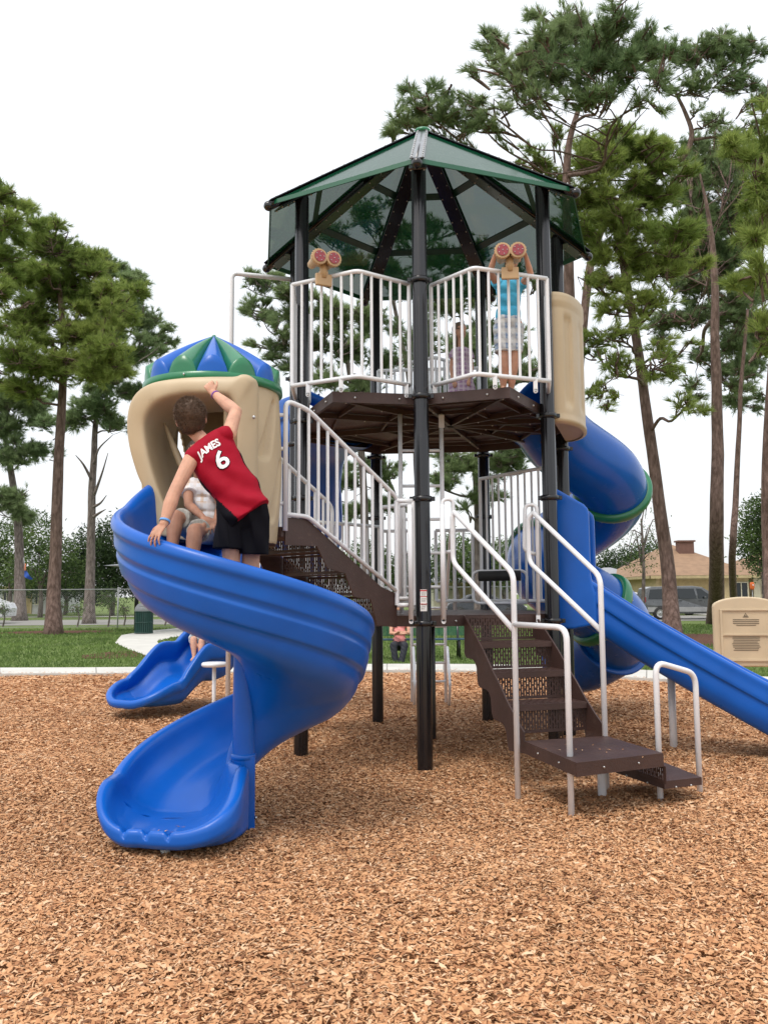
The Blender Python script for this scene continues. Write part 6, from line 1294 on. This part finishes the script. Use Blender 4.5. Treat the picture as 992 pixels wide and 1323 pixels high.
# child at the binoculars
bz = lambda px, py, Y=7.15: at(px, py, Y)
simple_person('child in bright blue shirt and plaid shorts looking through the binoculars at right', dict(
    pel=bz(656, 415), nk=bz(658, 358), hd=bz(661, 334, 7.10), shL=bz(643, 368), shR=bz(673, 368), elL=bz(633, 352, 7.02), elR=bz(685, 354, 7.02), wrL=bz(639, 330, 6.92), wrR=bz(679, 331, 6.92), haL=bz(645, 320, 6.86), haR=bz(673, 320, 6.86),
    hipL=bz(648, 420), hipR=bz(665, 420), knL=bz(650, 462, 7.12), knR=bz(664, 462, 7.14), anL=bz(650, 499, 7.18), anR=bz(660, 501, 7.2), ftL=bz(648, 505, 7.08), ftR=bz(658, 507, 7.10)),
    M['skin1'], M['hair_b'], mat('bright_blue_shirt', (.06, .42, .66), .7), plaid('plaid_shorts', (.42, .50, .58), (.12, .18, .32), (.62, .60, .56), 50), (bz(656, 415).x, 7.15, ZU), (0, -1, 0), (0, -1, 0), .90, .007, sscale=.9, shirt_sleeve=.3)
# child further back on the upper deck
q_ = lambda px, py, Y=8.6: at(px, py, Y)
simple_person('girl in purple-patterned dress behind the right bay railing of the upper deck', dict(
    pel=q_(596, 485), nk=q_(596, 448), hd=q_(594, 428), shL=q_(586, 455), shR=q_(606, 455), elL=q_(583, 475), elR=q_(609, 475), wrL=q_(585, 492, 8.5), wrR=q_(606, 490, 8.5), haL=q_(588, 498, 8.45), haR=q_(603, 498, 8.45),
    hipL=q_(591, 490), hipR=q_(602, 490), knL=q_(590, 512), knR=q_(602, 512), anL=q_(590, 535), anR=q_(602, 535), ftL=q_(589, 538, 8.5), ftR=q_(601, 538, 8.5)),
    M['skin1'], M['hair_b'], plaid('purple_pattern', (.45, .30, .42), (.25, .12, .28), (.6, .5, .55), 90), M['blackcloth'], (q_(596, 485).x, 8.6, ZU), (0, -1, 0), (.5, -.8, 0), .85, .008, dress=True, extra_hair=((0, -.04, -.09, .07, .05, .10),), sscale=.8)
# rider on the wave slide
q_ = lambda px, py, Y=11.45: at(px-3, py+9, Y)
simple_person('child in plaid swim shorts sitting on the wavy slide behind the spiral slide', dict(
    pel=q_(262, 812, 11.7), nk=q_(274, 776, 11.8), hd=q_(278, 756, 11.8), shL=q_(264, 784, 11.8), shR=q_(286, 784, 11.8), elL=q_(258, 798), elR=q_(290, 800), wrL=q_(256, 812, 11.4), wrR=q_(288, 816, 11.4), haL=q_(255, 818, 11.35), haR=q_(287, 822, 11.35),
    hipL=q_(256, 814, 11.6), hipR=q_(268, 815, 11.6), knL=q_(253, 818, 11.25), knR=q_(264, 820, 11.25), anL=q_(254, 838, 11.15), anR=q_(262, 840, 11.15), ftL=q_(251, 844, 11.0), ftR=q_(259, 846, 11.0)),
    M['skin1'], M['hair_d'], mat('dark_tee', (.05, .06, .09), .8), plaid('plaid_swim_shorts', (.30, .45, .50), (.03, .06, .10), (.6, .62, .62), 70), q_(262, 840), (0, -1, 0), (0, -1, 0), .9, .008, sscale=.9)
# bench visitor
Yv = 19.1; q_ = lambda px, py, Y=Yv: at(px, py, Y)
simple_person('seated adult in pink shirt and dark trousers with folded arms on the green bench', dict(
    pel=q_(516, 833), nk=q_(516, 798, 19.25), hd=q_(516, 784, 19.2), shL=q_(506, 802, 19.2), shR=q_(527, 802, 19.2), elL=q_(505, 818, 19.05), elR=q_(528, 818, 19.05), wrL=q_(519, 819, 18.85), wrR=q_(514, 816, 18.85), haL=q_(523, 818, 18.87), haR=q_(510, 818, 18.87),
    hipL=q_(511, 834), hipR=q_(521, 834), knL=q_(508, 834, 18.65), knR=q_(523, 834, 18.65), anL=q_(511, 856, 18.55), anR=q_(518, 857, 18.5), ftL=q_(510, 860, 18.4), ftR=q_(519, 861, 18.35)),
    M['skin1'], M['hair_d'], mat('pink_shirt', (.62, .24, .22), .8), mat('dark_trousers', (.015, .017, .025), .8), (q_(516, 833).x, Yv, 0), (0, -1, 0), (0, -1, 0), 1.05, .01, longp=True, shoe=mat('brown_shoe', (.12, .06, .04), .6), sscale=1.25)
for o in bpy.data.objects:
    if 'wloc' in o: del o['wloc']
